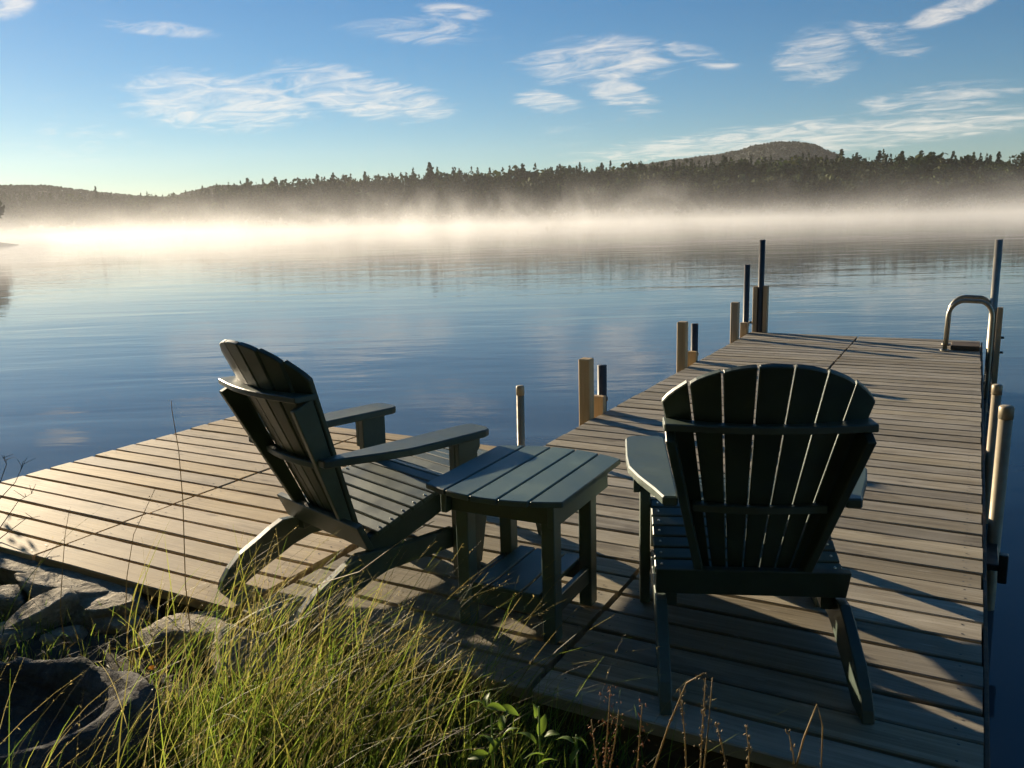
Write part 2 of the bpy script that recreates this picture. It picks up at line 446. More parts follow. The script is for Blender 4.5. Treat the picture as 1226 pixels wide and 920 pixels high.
def ridge(px_pts, px):
    for a, b in zip(px_pts, px_pts[1:]):
        if a[0] <= px <= b[0]:
            t = (px - a[0]) / (b[0] - a[0]); t = t * t * (3 - 2 * t) * 0.4 + t * 0.6
            return a[1] + (b[1] - a[1]) * t
    return px_pts[0][1] if px < px_pts[0][0] else px_pts[-1][1]
class Foliage:
    """collects small leaf-clump quads with a colour each"""
    def __init__(self): self.v = []; self.c = []
    def add(self, centres, sizes, cols, flat=0.5):
        n = len(centres)
        a = nrng.normal(size=(n, 3)); a /= np.linalg.norm(a, axis=1)[:, None]
        b = nrng.normal(size=(n, 3)); b -= (a * b).sum(1)[:, None] * a; b /= np.linalg.norm(b, axis=1)[:, None]
        s = np.asarray(sizes)[:, None]
        a = a * s; b = b * s * (0.5 + 0.5 * nrng.random((n, 1)))
        q = np.stack([centres - a, centres - b * 0.9, centres + a, centres + b], axis=1)
        self.v.append(q.reshape(-1, 3)); self.c.append(np.repeat(cols, 4, axis=0))
    def mesh(self, name, mat):
        v = np.concatenate(self.v); c = np.concatenate(self.c); n = len(v) // 4
        me = bpy.data.meshes.new(name)
        me.vertices.add(len(v)); me.vertices.foreach_set('co', v.astype(np.float32).ravel())
        me.loops.add(4 * n); me.loops.foreach_set('vertex_index', np.arange(4 * n, dtype=np.int32))
        me.polygons.add(n); me.polygons.foreach_set('loop_start', np.arange(0, 4 * n, 4, dtype=np.int32))
        me.update(calc_edges=True)
        at = me.attributes.new('Col', 'FLOAT_COLOR', 'POINT')
        at.data.foreach_set('color', np.concatenate([c, np.ones((len(c), 1))], axis=1).astype(np.float32).ravel())
        me.materials.append(mat)
        return me
def tree_clumps(fol, base, h, kind, n, tone):
    base = np.array(base)
    if kind == 'conifer':
        t = nrng.random(n) ** 0.75
        ang = nrng.random(n) * 2 * np.pi
        tier = 0.75 + 0.25 * np.sin(t * h * 2.4 + ang * 0.3)
        rad = (1 - t) ** 0.8 * h * 0.20 * tier * np.sqrt(nrng.random(n)) + 0.10
        z = h * (0.10 + 0.90 * t)
        cen = np.stack([rad * np.cos(ang), rad * np.sin(ang), z], 1)
        size = (0.34 + 0.55 * (1 - t)) * (0.6 + 0.6 * nrng.random(n)) * h / 15
        col = np.array([0.026, 0.044, 0.019]) * tone
    else:
        nl = 9; lob = nrng.normal(size=(nl, 3)); lob /= np.linalg.norm(lob, axis=1)[:, None]
        lob *= np.array([0.20, 0.20, 0.26]) * h; k = nrng.integers(0, nl, n)
        d = nrng.normal(size=(n, 3)); d /= np.linalg.norm(d, axis=1)[:, None]
        cen = lob[k] + d * h * 0.135 * nrng.random((n, 1)) ** 0.4
        cen[:, 2] += h * 0.62
        size = (0.55 + 0.5 * nrng.random(n)) * h / 15
        col = np.array([0.048, 0.068, 0.024]) * tone
    cols = col[None, :] * (0.65 + 0.8 * nrng.random((n, 1)))
    fol.add(base + cen, size, cols)
def build_forest():
    fol = Foliage()
    px = -250.0
    rows = [(4, 0.60, 1.00), (13, 0.72, 1.1), (24, 0.84, 1.0), (36, 0.93, 0.95), (48, 1.0, 0.95), (58, 1.0, 0.9)]
    for ri, (back, frac, tn) in enumerate(rows):
        px = -250.0 + ri * 3
        while px < 1420:
            D, ty = shore(px)
            b = back + rng.uniform(-4, 4)
            p = bearing_pt(px, D + b, WATER_Z + rise(b))
            top = at_dist(px, ty, D + back).z
            hfull = (top - p.z)
            h = hfull * frac * rng.uniform(0.86, 1.03)
            kind = 'conifer' if rng.random() < (0.45 if ri >= 2 else 0.35) else 'leafy'
            if kind == 'leafy': h *= 0.97
            h = max(5.0, min(h, 27))
            tree_clumps(fol, p, h, kind, 150 if 0 <= px <= 1226 else 70, tn * rng.uniform(0.7, 1.25) * np.array([rng.uniform(0.9, 1.25), 1.0, rng.uniform(0.8, 1.1)]))
            px += (7.0 if 0 <= px <= 1226 else 11) * rng.uniform(0.7, 1.3)
    o = link('far_forest', fol.mesh('far_forest', M['forest']))
    tag(o, 'dark wood of conifers and leafy trees along the far shore', 'forest', kind='stuff')
build_forest()

def lone_tree(name, label, px, ytop, back, kind='conifer', n=260, group=None, dist=None, tone=0.9, spread=1.0):
    D, _ = shore(px); D = dist or (D + back)
    z0 = WATER_Z + (rise(back) if dist is None else 0.35)
    base = bearing_pt(px, D, z0); h = at_dist(px, ytop, D).z - z0
    root = empty(name, base)
    fol = Foliage(); tree_clumps(fol, (0, 0, 0), h, kind, n, np.array([tone] * 3))
    if spread != 1.0:
        for a in fol.v: a[:, :2] *= spread
    link('crown', fol.mesh('crown', M['forest']), root)
    bm = tube([(0, 0, -0.6), (0.05, 0, h * 0.35), (0, 0.05, h * 0.8)], [0.02 * h, 0.014 * h, 0.005 * h], 7)
    for k in range(6):
        a = rng.uniform(0, 6.28); zz = h * rng.uniform(0.3, 0.75)
        tube([(0, 0, zz), (math.cos(a) * h * 0.06, math.sin(a) * h * 0.06, zz + h * 0.03), (math.cos(a) * h * 0.12, math.sin(a) * h * 0.12, zz + h * 0.05)], [0.006 * h, 0.004 * h, 0.002 * h], 5, bm)
    part('trunk', bm, M['bark'], root, True)
    tag(root, label, 'tree', group)
    return root
for (px, yt) in [(118, 223), (300, 210), (333, 209), (383, 206), (402, 204), (440, 203), (517, 195), (552, 199), (627, 193), (668, 196), (721, 192), (757, 194), (827, 189), (866, 186), (1004, 178), (1022, 182), (1049, 178), (1075, 179), (1098, 177), (1136, 179), (1190, 179)]:
    if px == 118:
        lone_tree('pine_tree', 'lone dark pine rising above the low misty ridge', px, yt, 20, group=None)
    elif px == 517:
        lone_tree('pine_tree', 'broad pine with a split top, standing above the middle of the far wood', px, yt, 48, n=360, spread=1.5)
    elif px in (1004, 1022):
        lone_tree('pine_tree', 'dark pine on the skyline where the rounded hill meets the far wood', px, yt + 1.5, 50, group='pines at the foot of the rounded hill', spread=1.3)
    elif px in (827, 866):
        lone_tree('pine_tree', 'dark pine standing out against the long slope of the rounded hill', px, yt + 1.5, 50, group='pines in front of the rounded hill', spread=1.3)
    else:
        lone_tree('pine_tree', 'slender dark pine poking above the skyline of the far wood, away from the hill', px, yt + 3.0, 50 + rng.uniform(-3, 4), group='pines above the far skyline', spread=rng.uniform(1.1, 1.5))
lone_tree('shore_tree', 'leafy tree on the near point of shore at the water edge', -24, 205, 0, 'leafy', 900, dist=150, tone=0.75)

def build_point():
    bm = bmesh.new(); c = bearing_pt(-75, 152)
    ringn = 28; rings = []
    for f, z in ((1.0, -1.2), (0.9, 0.05), (0.6, 0.6), (0.2, 1.0)):
        rings.append([bm.verts.new((c.x + math.cos(2 * math.pi * k / ringn) * 13 * f * (1 + 0.15 * math.sin(3 * k)), c.y + math.sin(2 * math.pi * k / ringn) * 10 * f, WATER_Z + z)) for k in range(ringn)])
    for a, b in zip(rings, rings[1:]):
        for k in range(ringn): bm.faces.new((a[k], a[(k + 1) % ringn], b[(k + 1) % ringn], b[k]))
    bm.faces.new(rings[-1])
    o = link('shore_point', mesh_from_bm('shore_point', bm, M['far_ground'], True)); tag(o, 'low wooded point of land', 'shore', kind='structure')
build_point()
lone_tree('shore_tree', 'taller leafy tree set back on the near point of shore', -75, 185, 0, 'leafy', 900, dist=158, tone=0.7)

def hill(name, label, dist, depth, prof, x0, x1, tone):
    bm = bmesh.new(); cols = np.arange(x0, x1 + 1, 6); rows = [0, 0.25, 0.5, 0.75, 1.0, 1.5]; g = []
    fol = Foliage()
    for f in rows:
        g.append([])
        for px in cols:
            D = dist + depth * (f - 1.0)
            top = at_dist(px, ridge(prof, px), dist).z - 6
            z = (WATER_Z - 2) + (top - WATER_Z + 2) * (math.sin(min(f, 1) * math.pi / 2) if f <= 1 else 0.6)
            p = bearing_pt(px, D, z + (3 * mnoise.noise(Vector((px * 0.03, f * 5, dist))) if 0 < f < 1 else 0))
            g[-1].append(bm.verts.new(p))
    for i in range(len(rows) - 1):
        for j in range(len(cols) - 1): bm.faces.new((g[i][j], g[i][j + 1], g[i + 1][j + 1], g[i + 1][j]))
    o = link(name, mesh_from_bm(name, bm, M['far_ground'], True)); tag(o, label, 'hill', kind='structure')
    # tree cover of the slope
    n = int((x1 - x0) * 42)
    P = []; S = []
    for q in range(n):
        pxx = rng.uniform(x0, x1); f = math.sqrt(rng.uniform(0.08, 1.0)) if q % 4 else rng.uniform(0.93, 1.0)
        D = dist + depth * (f - 1.0)
        top = at_dist(pxx, ridge(prof, pxx), dist).z - 6
        z = (WATER_Z - 2) + (top - WATER_Z + 2) * math.sin(f * math.pi / 2) + rng.uniform(-1, 5.5)
        P.append(bearing_pt(pxx, D, z)); S.append(rng.uniform(0.8, 1.9) * dist / 1150)
    fol.add(np.array([list(p) for p in P]), np.array(S), np.array([0.013, 0.022, 0.011]) * tone * (0.5 + 0.9 * nrng.random((n, 1))))
    w = link(name + '_wood', fol.mesh(name + '_wood', M['forest'])); tag(w, 'tree cover on the ' + label, 'forest', kind='stuff')
hill('hill', 'rounded wooded hill behind the far forest', 1300, 420, [(560, 222), (720, 206), (760, 200), (800, 193), (850, 187), (880, 182), (903, 175), (925, 171.5), (950, 171), (970, 174), (992, 183), (1012, 191), (1060, 202), (1160, 215)], 560, 1160, 0.9)
hill('low_hill', 'low wooded ridge beyond the misty end of the lake', 1000, 260, [(-300, 215), (-80, 220), (0, 222), (30, 222), (60, 222), (90, 226), (130, 231), (180, 235), (205, 236), (232, 229), (262, 222), (330, 222), (420, 240)], -300, 420, 0.9)

# ------------------------------------------------------------------ dock and platform
AX, BX, CX_, DX, EX = -4.815, -3.545, -2.335, -1.097, 0.114
MX = -2.300   # section edges across the dock
NEAR_Y, PLAT_Y, FAR_Y = 2.046, 4.455, 10.12
PITCH = 0.1506
def board_mesh(w, seed):
    r = random.Random(seed); bm = bmesh.new()
    d = PITCH - 0.0175; n = 5; t = 0.038
    verts = []
    prof = [(-d / 2, -t), (-d / 2, -0.004), (-d / 2 + 0.004, 0), (d / 2 - 0.004, 0), (d / 2, -0.004), (d / 2, -t)]
    for i in range(n + 1):
        x = -w / 2 + w * i / n
        cup = r.uniform(-0.0012, 0.0012)
        yo = r.uniform(-0.0010, 0.0010)
        verts.append([bm.verts.new((x, y + yo, z + (cup if z > -0.02 else 0))) for y, z in prof])
    for a, b in zip(verts, verts[1:]):
        for k in range(6): bm.faces.new((a[k], a[(k + 1) % 6], b[(k + 1) % 6], b[k]))
    bm.faces.new(verts[0]); bm.faces.new(verts[-1][::-1])
    return bm
def lay_boards(root, x0, x1, y0, y1, mat, skip=()):
    gap = 0.010
    variants = [mesh_from_bm('board', board_mesh(x1 - x0 - 2 * gap, 100 + k), mat) for k in range(6)]
    n = int(round((y1 - y0) / PITCH)); p = (y1 - y0) / n
    for i in range(n):
        o = link('board', variants[rng.randrange(6)], root, ((x0 + x1) / 2 + rng.uniform(-0.004, 0.004), y0 + (i + 0.5) * p + rng.uniform(-0.0015, 0.0015), rng.uniform(-0.0015, 0.0015)),
                 (rng.uniform(-0.006, 0.006), rng.uniform(-0.0008, 0.0008), rng.uniform(-0.0016, 0.0016) + (math.pi if rng.random() < .5 else 0)))
    return n
def nails(root, xs, y0, y1):
    bm = bmesh.new(); n = int(round((y1 - y0) / PITCH)); p = (y1 - y0) / n
    for i in range(n):
        for x in xs:
            for s in (-0.035, 0.035):
                c = Vector((x + rng.uniform(-0.006, 0.006), y0 + (i + 0.5) * p + s + rng.uniform(-0.006, 0.006), 0.0026))
                bm.faces.new([bm.verts.new(c + Vector((math.cos(k * math.pi / 3) * 0.0045, math.sin(k * math.pi / 3) * 0.0045, 0))) for k in range(6)])
    o = part('nails', bm, M['dark_pipe'], root); o['kind'] = 'stuff'

plat = empty('wooden_platform', ((AX + CX_) / 2, (NEAR_Y + PLAT_Y) / 2, 0))
tag(plat, 'wide tan boarded platform joined to the side of the dock', 'platform')
dock = empty('wooden_dock', ((MX + EX) / 2, (NEAR_Y + FAR_Y) / 2, 0))
tag(dock, 'long weathered plank dock reaching out into the lake', 'dock')
bpy.context.view_layer.update()
def world_children(root, fn):
    """build children with world coordinates under a root that is only translated"""
    before = set(C.objects); fn()
    for o in set(C.objects) - before:
        if o.parent is root: o.location = Vector(o.location) - Vector(root.location)
def build_plat():
    lay_boards(plat, AX, BX, NEAR_Y, PLAT_Y, M['deck']); lay_boards(plat, BX, CX_, NEAR_Y, PLAT_Y, M['deck'])
    nails(plat, (AX + 0.07, BX - 0.07, BX + 0.07, CX_ - 0.07), NEAR_Y, PLAT_Y)
    for y0, y1 in ((NEAR_Y + 0.02, NEAR_Y + 0.06), (PLAT_Y - 0.06, PLAT_Y - 0.02)):
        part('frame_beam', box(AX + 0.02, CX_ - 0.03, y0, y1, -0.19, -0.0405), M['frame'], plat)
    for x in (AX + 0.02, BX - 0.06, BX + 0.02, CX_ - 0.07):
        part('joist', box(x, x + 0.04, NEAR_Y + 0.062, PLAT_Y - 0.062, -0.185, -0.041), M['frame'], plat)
    for x in (AX + 0.1, BX - 0.1, CX_ - 0.15):
        for y in (NEAR_Y + 0.5, PLAT_Y - 0.12):
            part('pile', tube([(x, y, -1.6), (x, y, -0.187)], 0.06, 10), M['frame'], plat, True)
world_children(plat, build_plat)
def build_dock():
    lay_boards(dock, MX, DX, NEAR_Y, FAR_Y, M['dock']); lay_boards(dock, DX, EX, NEAR_Y, FAR_Y, M['dock'])
    nails(dock, (MX + 0.07, DX - 0.07, DX + 0.07, EX - 0.07), NEAR_Y, FAR_Y)
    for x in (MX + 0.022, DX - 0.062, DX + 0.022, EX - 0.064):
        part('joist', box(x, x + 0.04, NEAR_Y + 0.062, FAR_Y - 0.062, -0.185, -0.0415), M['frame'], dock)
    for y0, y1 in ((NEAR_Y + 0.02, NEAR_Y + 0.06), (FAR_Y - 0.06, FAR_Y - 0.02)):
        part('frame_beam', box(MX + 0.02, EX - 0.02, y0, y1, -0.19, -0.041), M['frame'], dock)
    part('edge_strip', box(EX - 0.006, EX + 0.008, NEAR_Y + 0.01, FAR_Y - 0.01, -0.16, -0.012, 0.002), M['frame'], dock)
    for y in (3.0, 5.4, 7.6, 9.8):
        for x in (MX + 0.2, EX - 0.2):
            part('pile', tube([(x, y, -2.2), (x, y, -0.187)], 0.06, 10), M['frame'], dock, True)
world_children(dock, build_dock)

# ------------------------------------------------------------------ dock posts, pipes, ladder
def post_group(name, label, x, y, wood_h, pipe_h, pipe_dy, block_h, lean=0.0):
    root = empty(name, (x, y, 0))
    bm = prism_z([(-0.042, -0.042), (0.042, -0.042), (0.042, 0.042), (-0.042, 0.042)], -2.0, wood_h, 0.006)
    part('wood_post', bm, M['post'], root)
    if pipe_h:
        part('pipe', tube([(0.01, pipe_dy, -2.2), (0.01 + lean, pipe_dy, pipe_h)], 0.034, 12), M['dark_pipe'], root, True)
    if block_h:
        part('spacer_block', box(-0.035, 0.055, pipe_dy - 0.090, pipe_dy - 0.035, -0.25, block_h, 0.004), M['post'], root)
        part('clamp', tube([(0.01, pipe_dy, block_h - 0.05), (0.01, pipe_dy, block_h - 0.02)], 0.041, 12), M['dark_pipe'], root, True)
    tag(root, label, 'post')
    return root
px_ = MX - 0.045
post_group('dock_post', 'square wooden post with a short dark pipe where the platform meets the dock', px_, 5.36, 0.425, 0.335, 0.265, 0.12)
post_group('dock_post', 'square wooden post with a stubby dark pipe halfway along the dock', px_, 7.59, 0.42, 0.36, 0.355, 0.10)
post_group('dock_post', 'low wooden post with a waist high dark pipe near the end of the dock', px_, 9.55, 0.41, 0.80, 0.48, 0.13)
def end_post():
    root = empty('end_post', (-2.20, FAR_Y + 0.05, 0))
    part('wood_post', box(0.035, 0.085, -0.04, 0.04, -2.0, 0.545, 0.005), M['post'], root)
    part('wood_cheek', box(-0.085, -0.035, -0.04, 0.04, -2.0, 0.535, 0.005), M['post'], root)
    part('pipe', tube([(0, 0, -2.2), (0.0, 0, 1.08)], 0.0345, 12), M['dark_pipe'], root, True)
    part('pin', tube([(-0.13, -0.01, 0.11), (-0.08, -0.01, 0.11)], 0.014, 8), M['dark_pipe'], root, True)
    tag(root, 'tall dark pipe held between two wooden cheeks at the dock corner', 'post')
end_post()
def right_pole():
    root = empty('ladder_pole', (EX + 0.075, 9.72, 0))
    part('pipe', tube([(0, 0, -2.2), (0, 0, 1.07)], 0.0355, 12), M['rail'], root, True)
    part('wood_cheek', box(0.036, 0.086, -0.045, 0.045, -2.0, 0.40, 0.005), M['post'], root)
    part('bolt', tube([(0.0861, -0.02, 0.10), (0.115, -0.02, 0.10)], 0.012, 8), M['dark_pipe'], root, True)
    part('bolt', tube([(0.0861, -0.02, -0.05), (0.115, -0.02, -0.05)], 0.012, 8), M['dark_pipe'], root, True)
    tag(root, 'tall metal pole with a wooden cheek beside the swim ladder', 'pole')
right_pole()
def side_pipe(label, x, y, h, r, bracket):
    root = empty('pipe_post', (x, y, 0))
    part('pipe', tube([(-0.02, 0, -2.2), (0, 0, h - 0.055)], r, 14), M['pipe'], root, True)
    part('cap', tube([(0, 0, h - 0.058), (0, 0, h - 0.006), (0, 0, h)], [r * 1.07, r * 1.07, r * 0.9], 14), M['pipe'], root, True)
    if bracket:
        part('bracket', box(0.01, 0.045, -0.30, -0.26, -0.20, -0.07, 0.004), M['dark_pipe'], root)
        part('bracket_arm', box(-0.045, 0.012, -0.29, -0.012, -0.15, -0.12, 0.003), M['dark_pipe'], root)
    tag(root, label, 'pipe')
side_pipe('pale capped pipe at the dock edge, shorter of the close pair', EX + 0.045, 5.52, 0.385, 0.026, False)
side_pipe('pale capped pipe with a dark bracket at the dock edge, taller of the close pair', EX + 0.052, 4.27, 0.52, 0.029, True)
side_pipe('thin pale capped pipe in the inner corner of platform and dock', -2.415, PLAT_Y + 0.05, 0.385, 0.024, False)
def corner_post():
    root = empty('corner_post', (AX + 0.0, PLAT_Y + 0.05, 0))
    part('wood_post', box(-0.04, 0.04, -0.035, 0.035, -2.0, 0.10, 0.005), M['post'], root)
    part('post_cap', box(-0.043, 0.043, -0.038, 0.038, 0.0995, 0.112, 0.003), M['post'], root)
    tag(root, 'stub of a wooden post at the outer corner of the platform', 'post')
corner_post()
def ladder():
    root = empty('swim_ladder', (0, 9.3, 0))
    xa, xb, h = -0.20, EX + 0.065, 0.50
    for dy in (0.0, 0.42):
        pts = [(xa - 0.01, dy, 0.002), (xa, dy, h - 0.16)]
        for k in range(1, 7): a = math.pi - k * math.pi / 12; pts.append((xa + 0.14 + 0.14 * math.cos(a), dy, h - 0.16 + 0.16 * math.sin(a)))
        for k in range(1, 7): a = math.pi / 2 - k * math.pi / 12; pts.append((xb - 0.13 + 0.13 * math.cos(a), dy, h - 0.16 + 0.16 * math.sin(a)))
        pts += [(xb, dy, -0.2), (xb, dy, -1.2)]
        part('handrail', tube(pts, 0.021, 12), M['rail'], root, True)
        part('foot_flange', tube([(xa - 0.01, dy, 0.0025), (xa - 0.01, dy, 0.016)], 0.045, 14), M['rail'], root, True)
    part('base_plate', box(xa + 0.04, EX - 0.02, 0.06, 0.36, 0.003, 0.05, 0.006), M['frame'], root)
    for z in (-0.32, -0.60, -0.88):
        part('rung', box(xb - 0.035, xb + 0.035, 0.015, 0.405, z, z + 0.03), M['rail'], root)
    tag(root, 'swim ladder with two hooped metal handrails at the dock edge', 'ladder')
ladder()

# ------------------------------------------------------------------ furniture
GREEN = None
def seat_path(pts, n, width, thick):
    """n slat rings following a (y, z) path: returns list of (y, z, angle)"""
    P = [Vector(p) for p in pts]; L = [0]
    for a, b in zip(P, P[1:]): L.append(L[-1] + (b - a).length)
    out = []
    for i in range(n):
        s = (i + 0.5) / n * L[-1]
        for k in range(len(P) - 1):
            if L[k] <= s <= L[k + 1]:
                t = (s - L[k]) / (L[k + 1] - L[k]); p = P[k].lerp(P[k + 1], t)
                a = seg = (P[k + 1] - P[k]).normalized()
                out.append((p, a)); break
    return out, L[-1]
def slat_across(p, a, width, thick, hx, bevel=0.003):
    nrm = Vector((a.y, -a.x));  nrm = nrm if nrm.y > 0 else -nrm
    q = [p - a * width / 2, p + a * width / 2, p + a * width / 2 - nrm * thick, p - a * width / 2 - nrm * thick]
    return prism_x([(v.x, v.y) for v in q], -hx, hx, bevel)

def adirondack(label):
    root = empty('adirondack_chair')
    g = M['green']
    for s in (-1, 1):
        x0, x1 = sorted((s * 0.292, s * 0.328))
        part('front_leg', prism_x([(-0.035, 0), (0.080, 0), (0.085, 0.559), (-0.035, 0.559)], x0, x1), g, root)
        x0, x1 = sorted((s * 0.2572, s * 0.2915))
        part('rear_leg', prism_x([(-0.02, 0.197), (-0.33, 0.199), (-0.40, 0.212), (-0.467, 0.217), (-0.52, 0.195), (-0.574, 0.166), (-0.658, 0.125), (-0.71, 0.08), (-0.742, 0.035), (-0.752, 0),
                                  (-0.648, 0), (-0.586, 0.032), (-0.505, 0.065), (-0.424, 0.100), (-0.342, 0.121), (-0.2, 0.120), (-0.02, 0.118)], x0, x1), g, root)
        x0, x1 = sorted((s * 0.2215, s * 0.2568))
        part('seat_rail', prism_x([(0.058, 0.352), (0, 0.366), (-0.066, 0.357), (-0.178, 0.328), (-0.31, 0.284), (-0.395, 0.256), (-0.395, 0.165), (-0.30, 0.185), (-0.186, 0.220), (-0.113, 0.244), (-0.037, 0.272), (0.058, 0.296)], x0, x1), g, root)
        # arm paddle
        ol = [(0.262, 0.125), (0.345, 0.125), (0.368, 0.112), (0.380, 0.085), (0.380, -0.15), (0.374, -0.27), (0.345, -0.375), (0.300, -0.50), (0.278, -0.575), (0.235, -0.575), (0.236, -0.40), (0.238, 0.09), (0.245, 0.112)]
        ol = [(s * x, y) for x, y in ol]
        if s < 0: ol = ol[::-1]
        part('arm', prism_z(ol, 0.560, 0.590, 0.005), g, root)
        x0, x1 = sorted((s * 0.262, s * 0.291))
        part('arm_bracket', prism_x([(-0.034, 0.559), (-0.034, 0.42), (-0.005, 0.42), (0.078, 0.52), (0.078, 0.559)], *sorted((s * 0.3285, s * 0.352))), g, root)
    part('front_apron', box(-0.2565, 0.2565, 0.0585, 0.082, 0.262, 0.345), g, root)
    path, Ltot = seat_path([(0.088, 0.335), (0.060, 0.372), (0.0, 0.387), (-0.066, 0.378), (-0.178, 0.349), (-0.31, 0.305), (-0.385, 0.281)], 9, 0, 0)
    w = Ltot / 9 - 0.0085
    sc = bmesh.new()
    for p, a in path:
        part('seat_slat', slat_across(p, a, w, 0.019, 0.2905), g, root)
        for s in (-1, 1):
            c = Vector((s * 0.268, p.x, p.y + 0.0012))
            bmesh.ops.create_cone(sc, cap_ends=True, segments=6, radius1=0.005, radius2=0.004, depth=0.004, matrix=Matrix.Translation(c))
    o = part('screws', sc, M['screw'], root); o['kind'] = 'stuff'
    # back: seven fanned slats on curved braces
    ang = 0.429; sn, cs = math.sin(ang), math.cos(ang); yb, zb = -0.388, 0.26
    def bulge(s): return 0.95 * s * s            # edges wrap forward
    def bp(s, l, d):                              # across, along, forward depth
        return (s, yb - sn * l + cs * d, zb + cs * l + sn * d)
    NS = 7; lo = -0.055
    def half(l): return 0.157 + 0.200 * l
    def arch(s): return 0.822 - 0.165 * (abs(s) / 0.29) ** 2.1
    for i in range(NS):
        k = i - 3
        f0, f1 = (k - 0.5) / 3.5, (k + 0.5) / 3.5
        gap = 0.0027
        def edge(f, l, sg): return f * half(l) + sg * gap
        ltop = lambda f: arch(f * 0.29)
        sc_ = k / 3.5 * 0.245; sl = 2 * 0.95 * sc_
        def dep(s): return bulge(sc_) + sl * (s - sc_) * 0.9
        ring = []
        a0, a1 = edge(f0, lo, 1), edge(f1, lo, -1)
        ring += [(a0, lo), (a1, lo)]
        for q in range(5):
            f = f1 + (f0 - f1) * q / 4
            l = ltop(f)
            ring.append((edge(f, l, -1 if q == 0 else (1 if q == 4 else 0)), l))
        t = 0.019
        part('back_slat', extrude_poly([bp(s, l, dep(s)) for s, l in ring], [bp(s, l, dep(s) - t) for s, l in ring], 0.003), g, root)
    def brace(name, l, hw, thick, d_mid, d_end, nseg=14):
        z = zb + cs * l; front = []; rear = []
        for q in range(nseg + 1):
            s = -hw + 2 * hw * q / nseg
            yc = yb - sn * l - 0.0225 / cs
            front.append((s, yc + bulge(s) / cs)); rear.append((s, yc - d_end - (d_mid - d_end) * math.cos(s / hw * math.pi / 2)))
        part(name, prism_z(front + rear[::-1], z - thick / 2, z + thick / 2, 0.003), g, root)
    brace('upper_brace', 0.615, 0.282, 0.022, 0.040, 0.003)
    brace('arm_brace', 0.315, 0.192, 0.024, 0.024, 0.004)
    # side uprights standing out behind the outer slats, under the upper brace
    for s_ in (-1, 1):
        pa = []; pb = []
        for l in (0.02, 0.594):
            xo = half(l) + 0.002; xi = xo - 0.026; d0 = bulge(half(l) * 0.93) - 0.026; d1 = -0.046
            pa += [(xi, l, d0), (xi, l, d1)] if l < 0.1 else [(xi, l, d1), (xi, l, d0)]
            pb += [(xo, l, d0), (xo, l, d1)] if l < 0.1 else [(xo, l, d1), (xo, l, d0)]
        A = [bp(s_ * x, l, d) for x, l, d in pa]; B_ = [bp(s_ * x, l, d) for x, l, d in pb]
        part('back_upright', extrude_poly(A, B_, 0.003), g, root)
    # lower cross plate behind the foot of the back
    q = [(-0.398, 0.219), (-0.445, 0.325), (-0.470, 0.319), (-0.424, 0.2185)]
    part('back_foot_plate', prism_x(q, -0.2895, 0.2895), g, root)
    tag(root, label, 'chair')
    return root

def ottoman(label):
    root = empty('footstool')
    g = M['green']
    for s in (-1, 1):
        x0, x1 = sorted((s * 0.236, s * 0.268))
        part('leg', prism_x([(0.082, 0), (0.142, 0), (0.186, 0.246), (0.098, 0.246)], x0, x1), g, root)
        part('leg', prism_x([(0.505, 0), (0.565, 0), (0.556, 0.226), (0.445, 0.226)], x0, x1), g, root)
        part('side_rail', prism_x([(0.096, 0.336), (0.096, 0.2465), (0.195, 0.2465), (0.44, 0.2265), (0.585, 0.2265), (0.60, 0.262), (0.52, 0.300), (0.36, 0.338), (0.20, 0.352)], x0, x1), g, root)
    part('cross_rail', box(-0.235, 0.235, 0.10, 0.122, 0.248, 0.325), g, root)
    path, Lt = seat_path([(0.082, 0.346), (0.13, 0.366), (0.20, 0.372), (0.36, 0.358), (0.52, 0.320), (0.605, 0.279), (0.622, 0.245)], 9, 0, 0)
    w = Lt / 9 - 0.0085
    for p, a in path: part('slat', slat_across(p, a, w, 0.0185, 0.274), g, root)
    tag(root, label, 'footstool')
    return root

c1 = adirondack('dark green slatted adirondack chair seen from its side on the platform, beside the small table')
c1.location = (-2.015, 2.779, 0.003); c1.rotation_euler = (0, 0, -0.306)
c2 = copy_tree(c1); c2['label'] = 'dark green slatted adirondack chair with its fan back to the bank, facing down the dock'
c2.location = (-0.703, 2.897, 0.003); c2.rotation_euler = (0, 0, 0.376)
o1 = ottoman('dark green slatted footstool between the side-on chair and the small table')
o1.location = (-2.015, 2.779, 0.003); o1.rotation_euler = (0, 0, -0.306)
o2 = copy_tree(o1); o2['label'] = 'dark green slatted footstool in front of the chair facing down the dock'
o2.location = (-0.703, 2.897, 0.003); o2.rotation_euler = (0, 0, 0.376)
for a in (c1, c2): a['group'] = 'adirondack chairs on the dock'
for a in (o1, o2): a['group'] = 'footstools in front of the chairs'

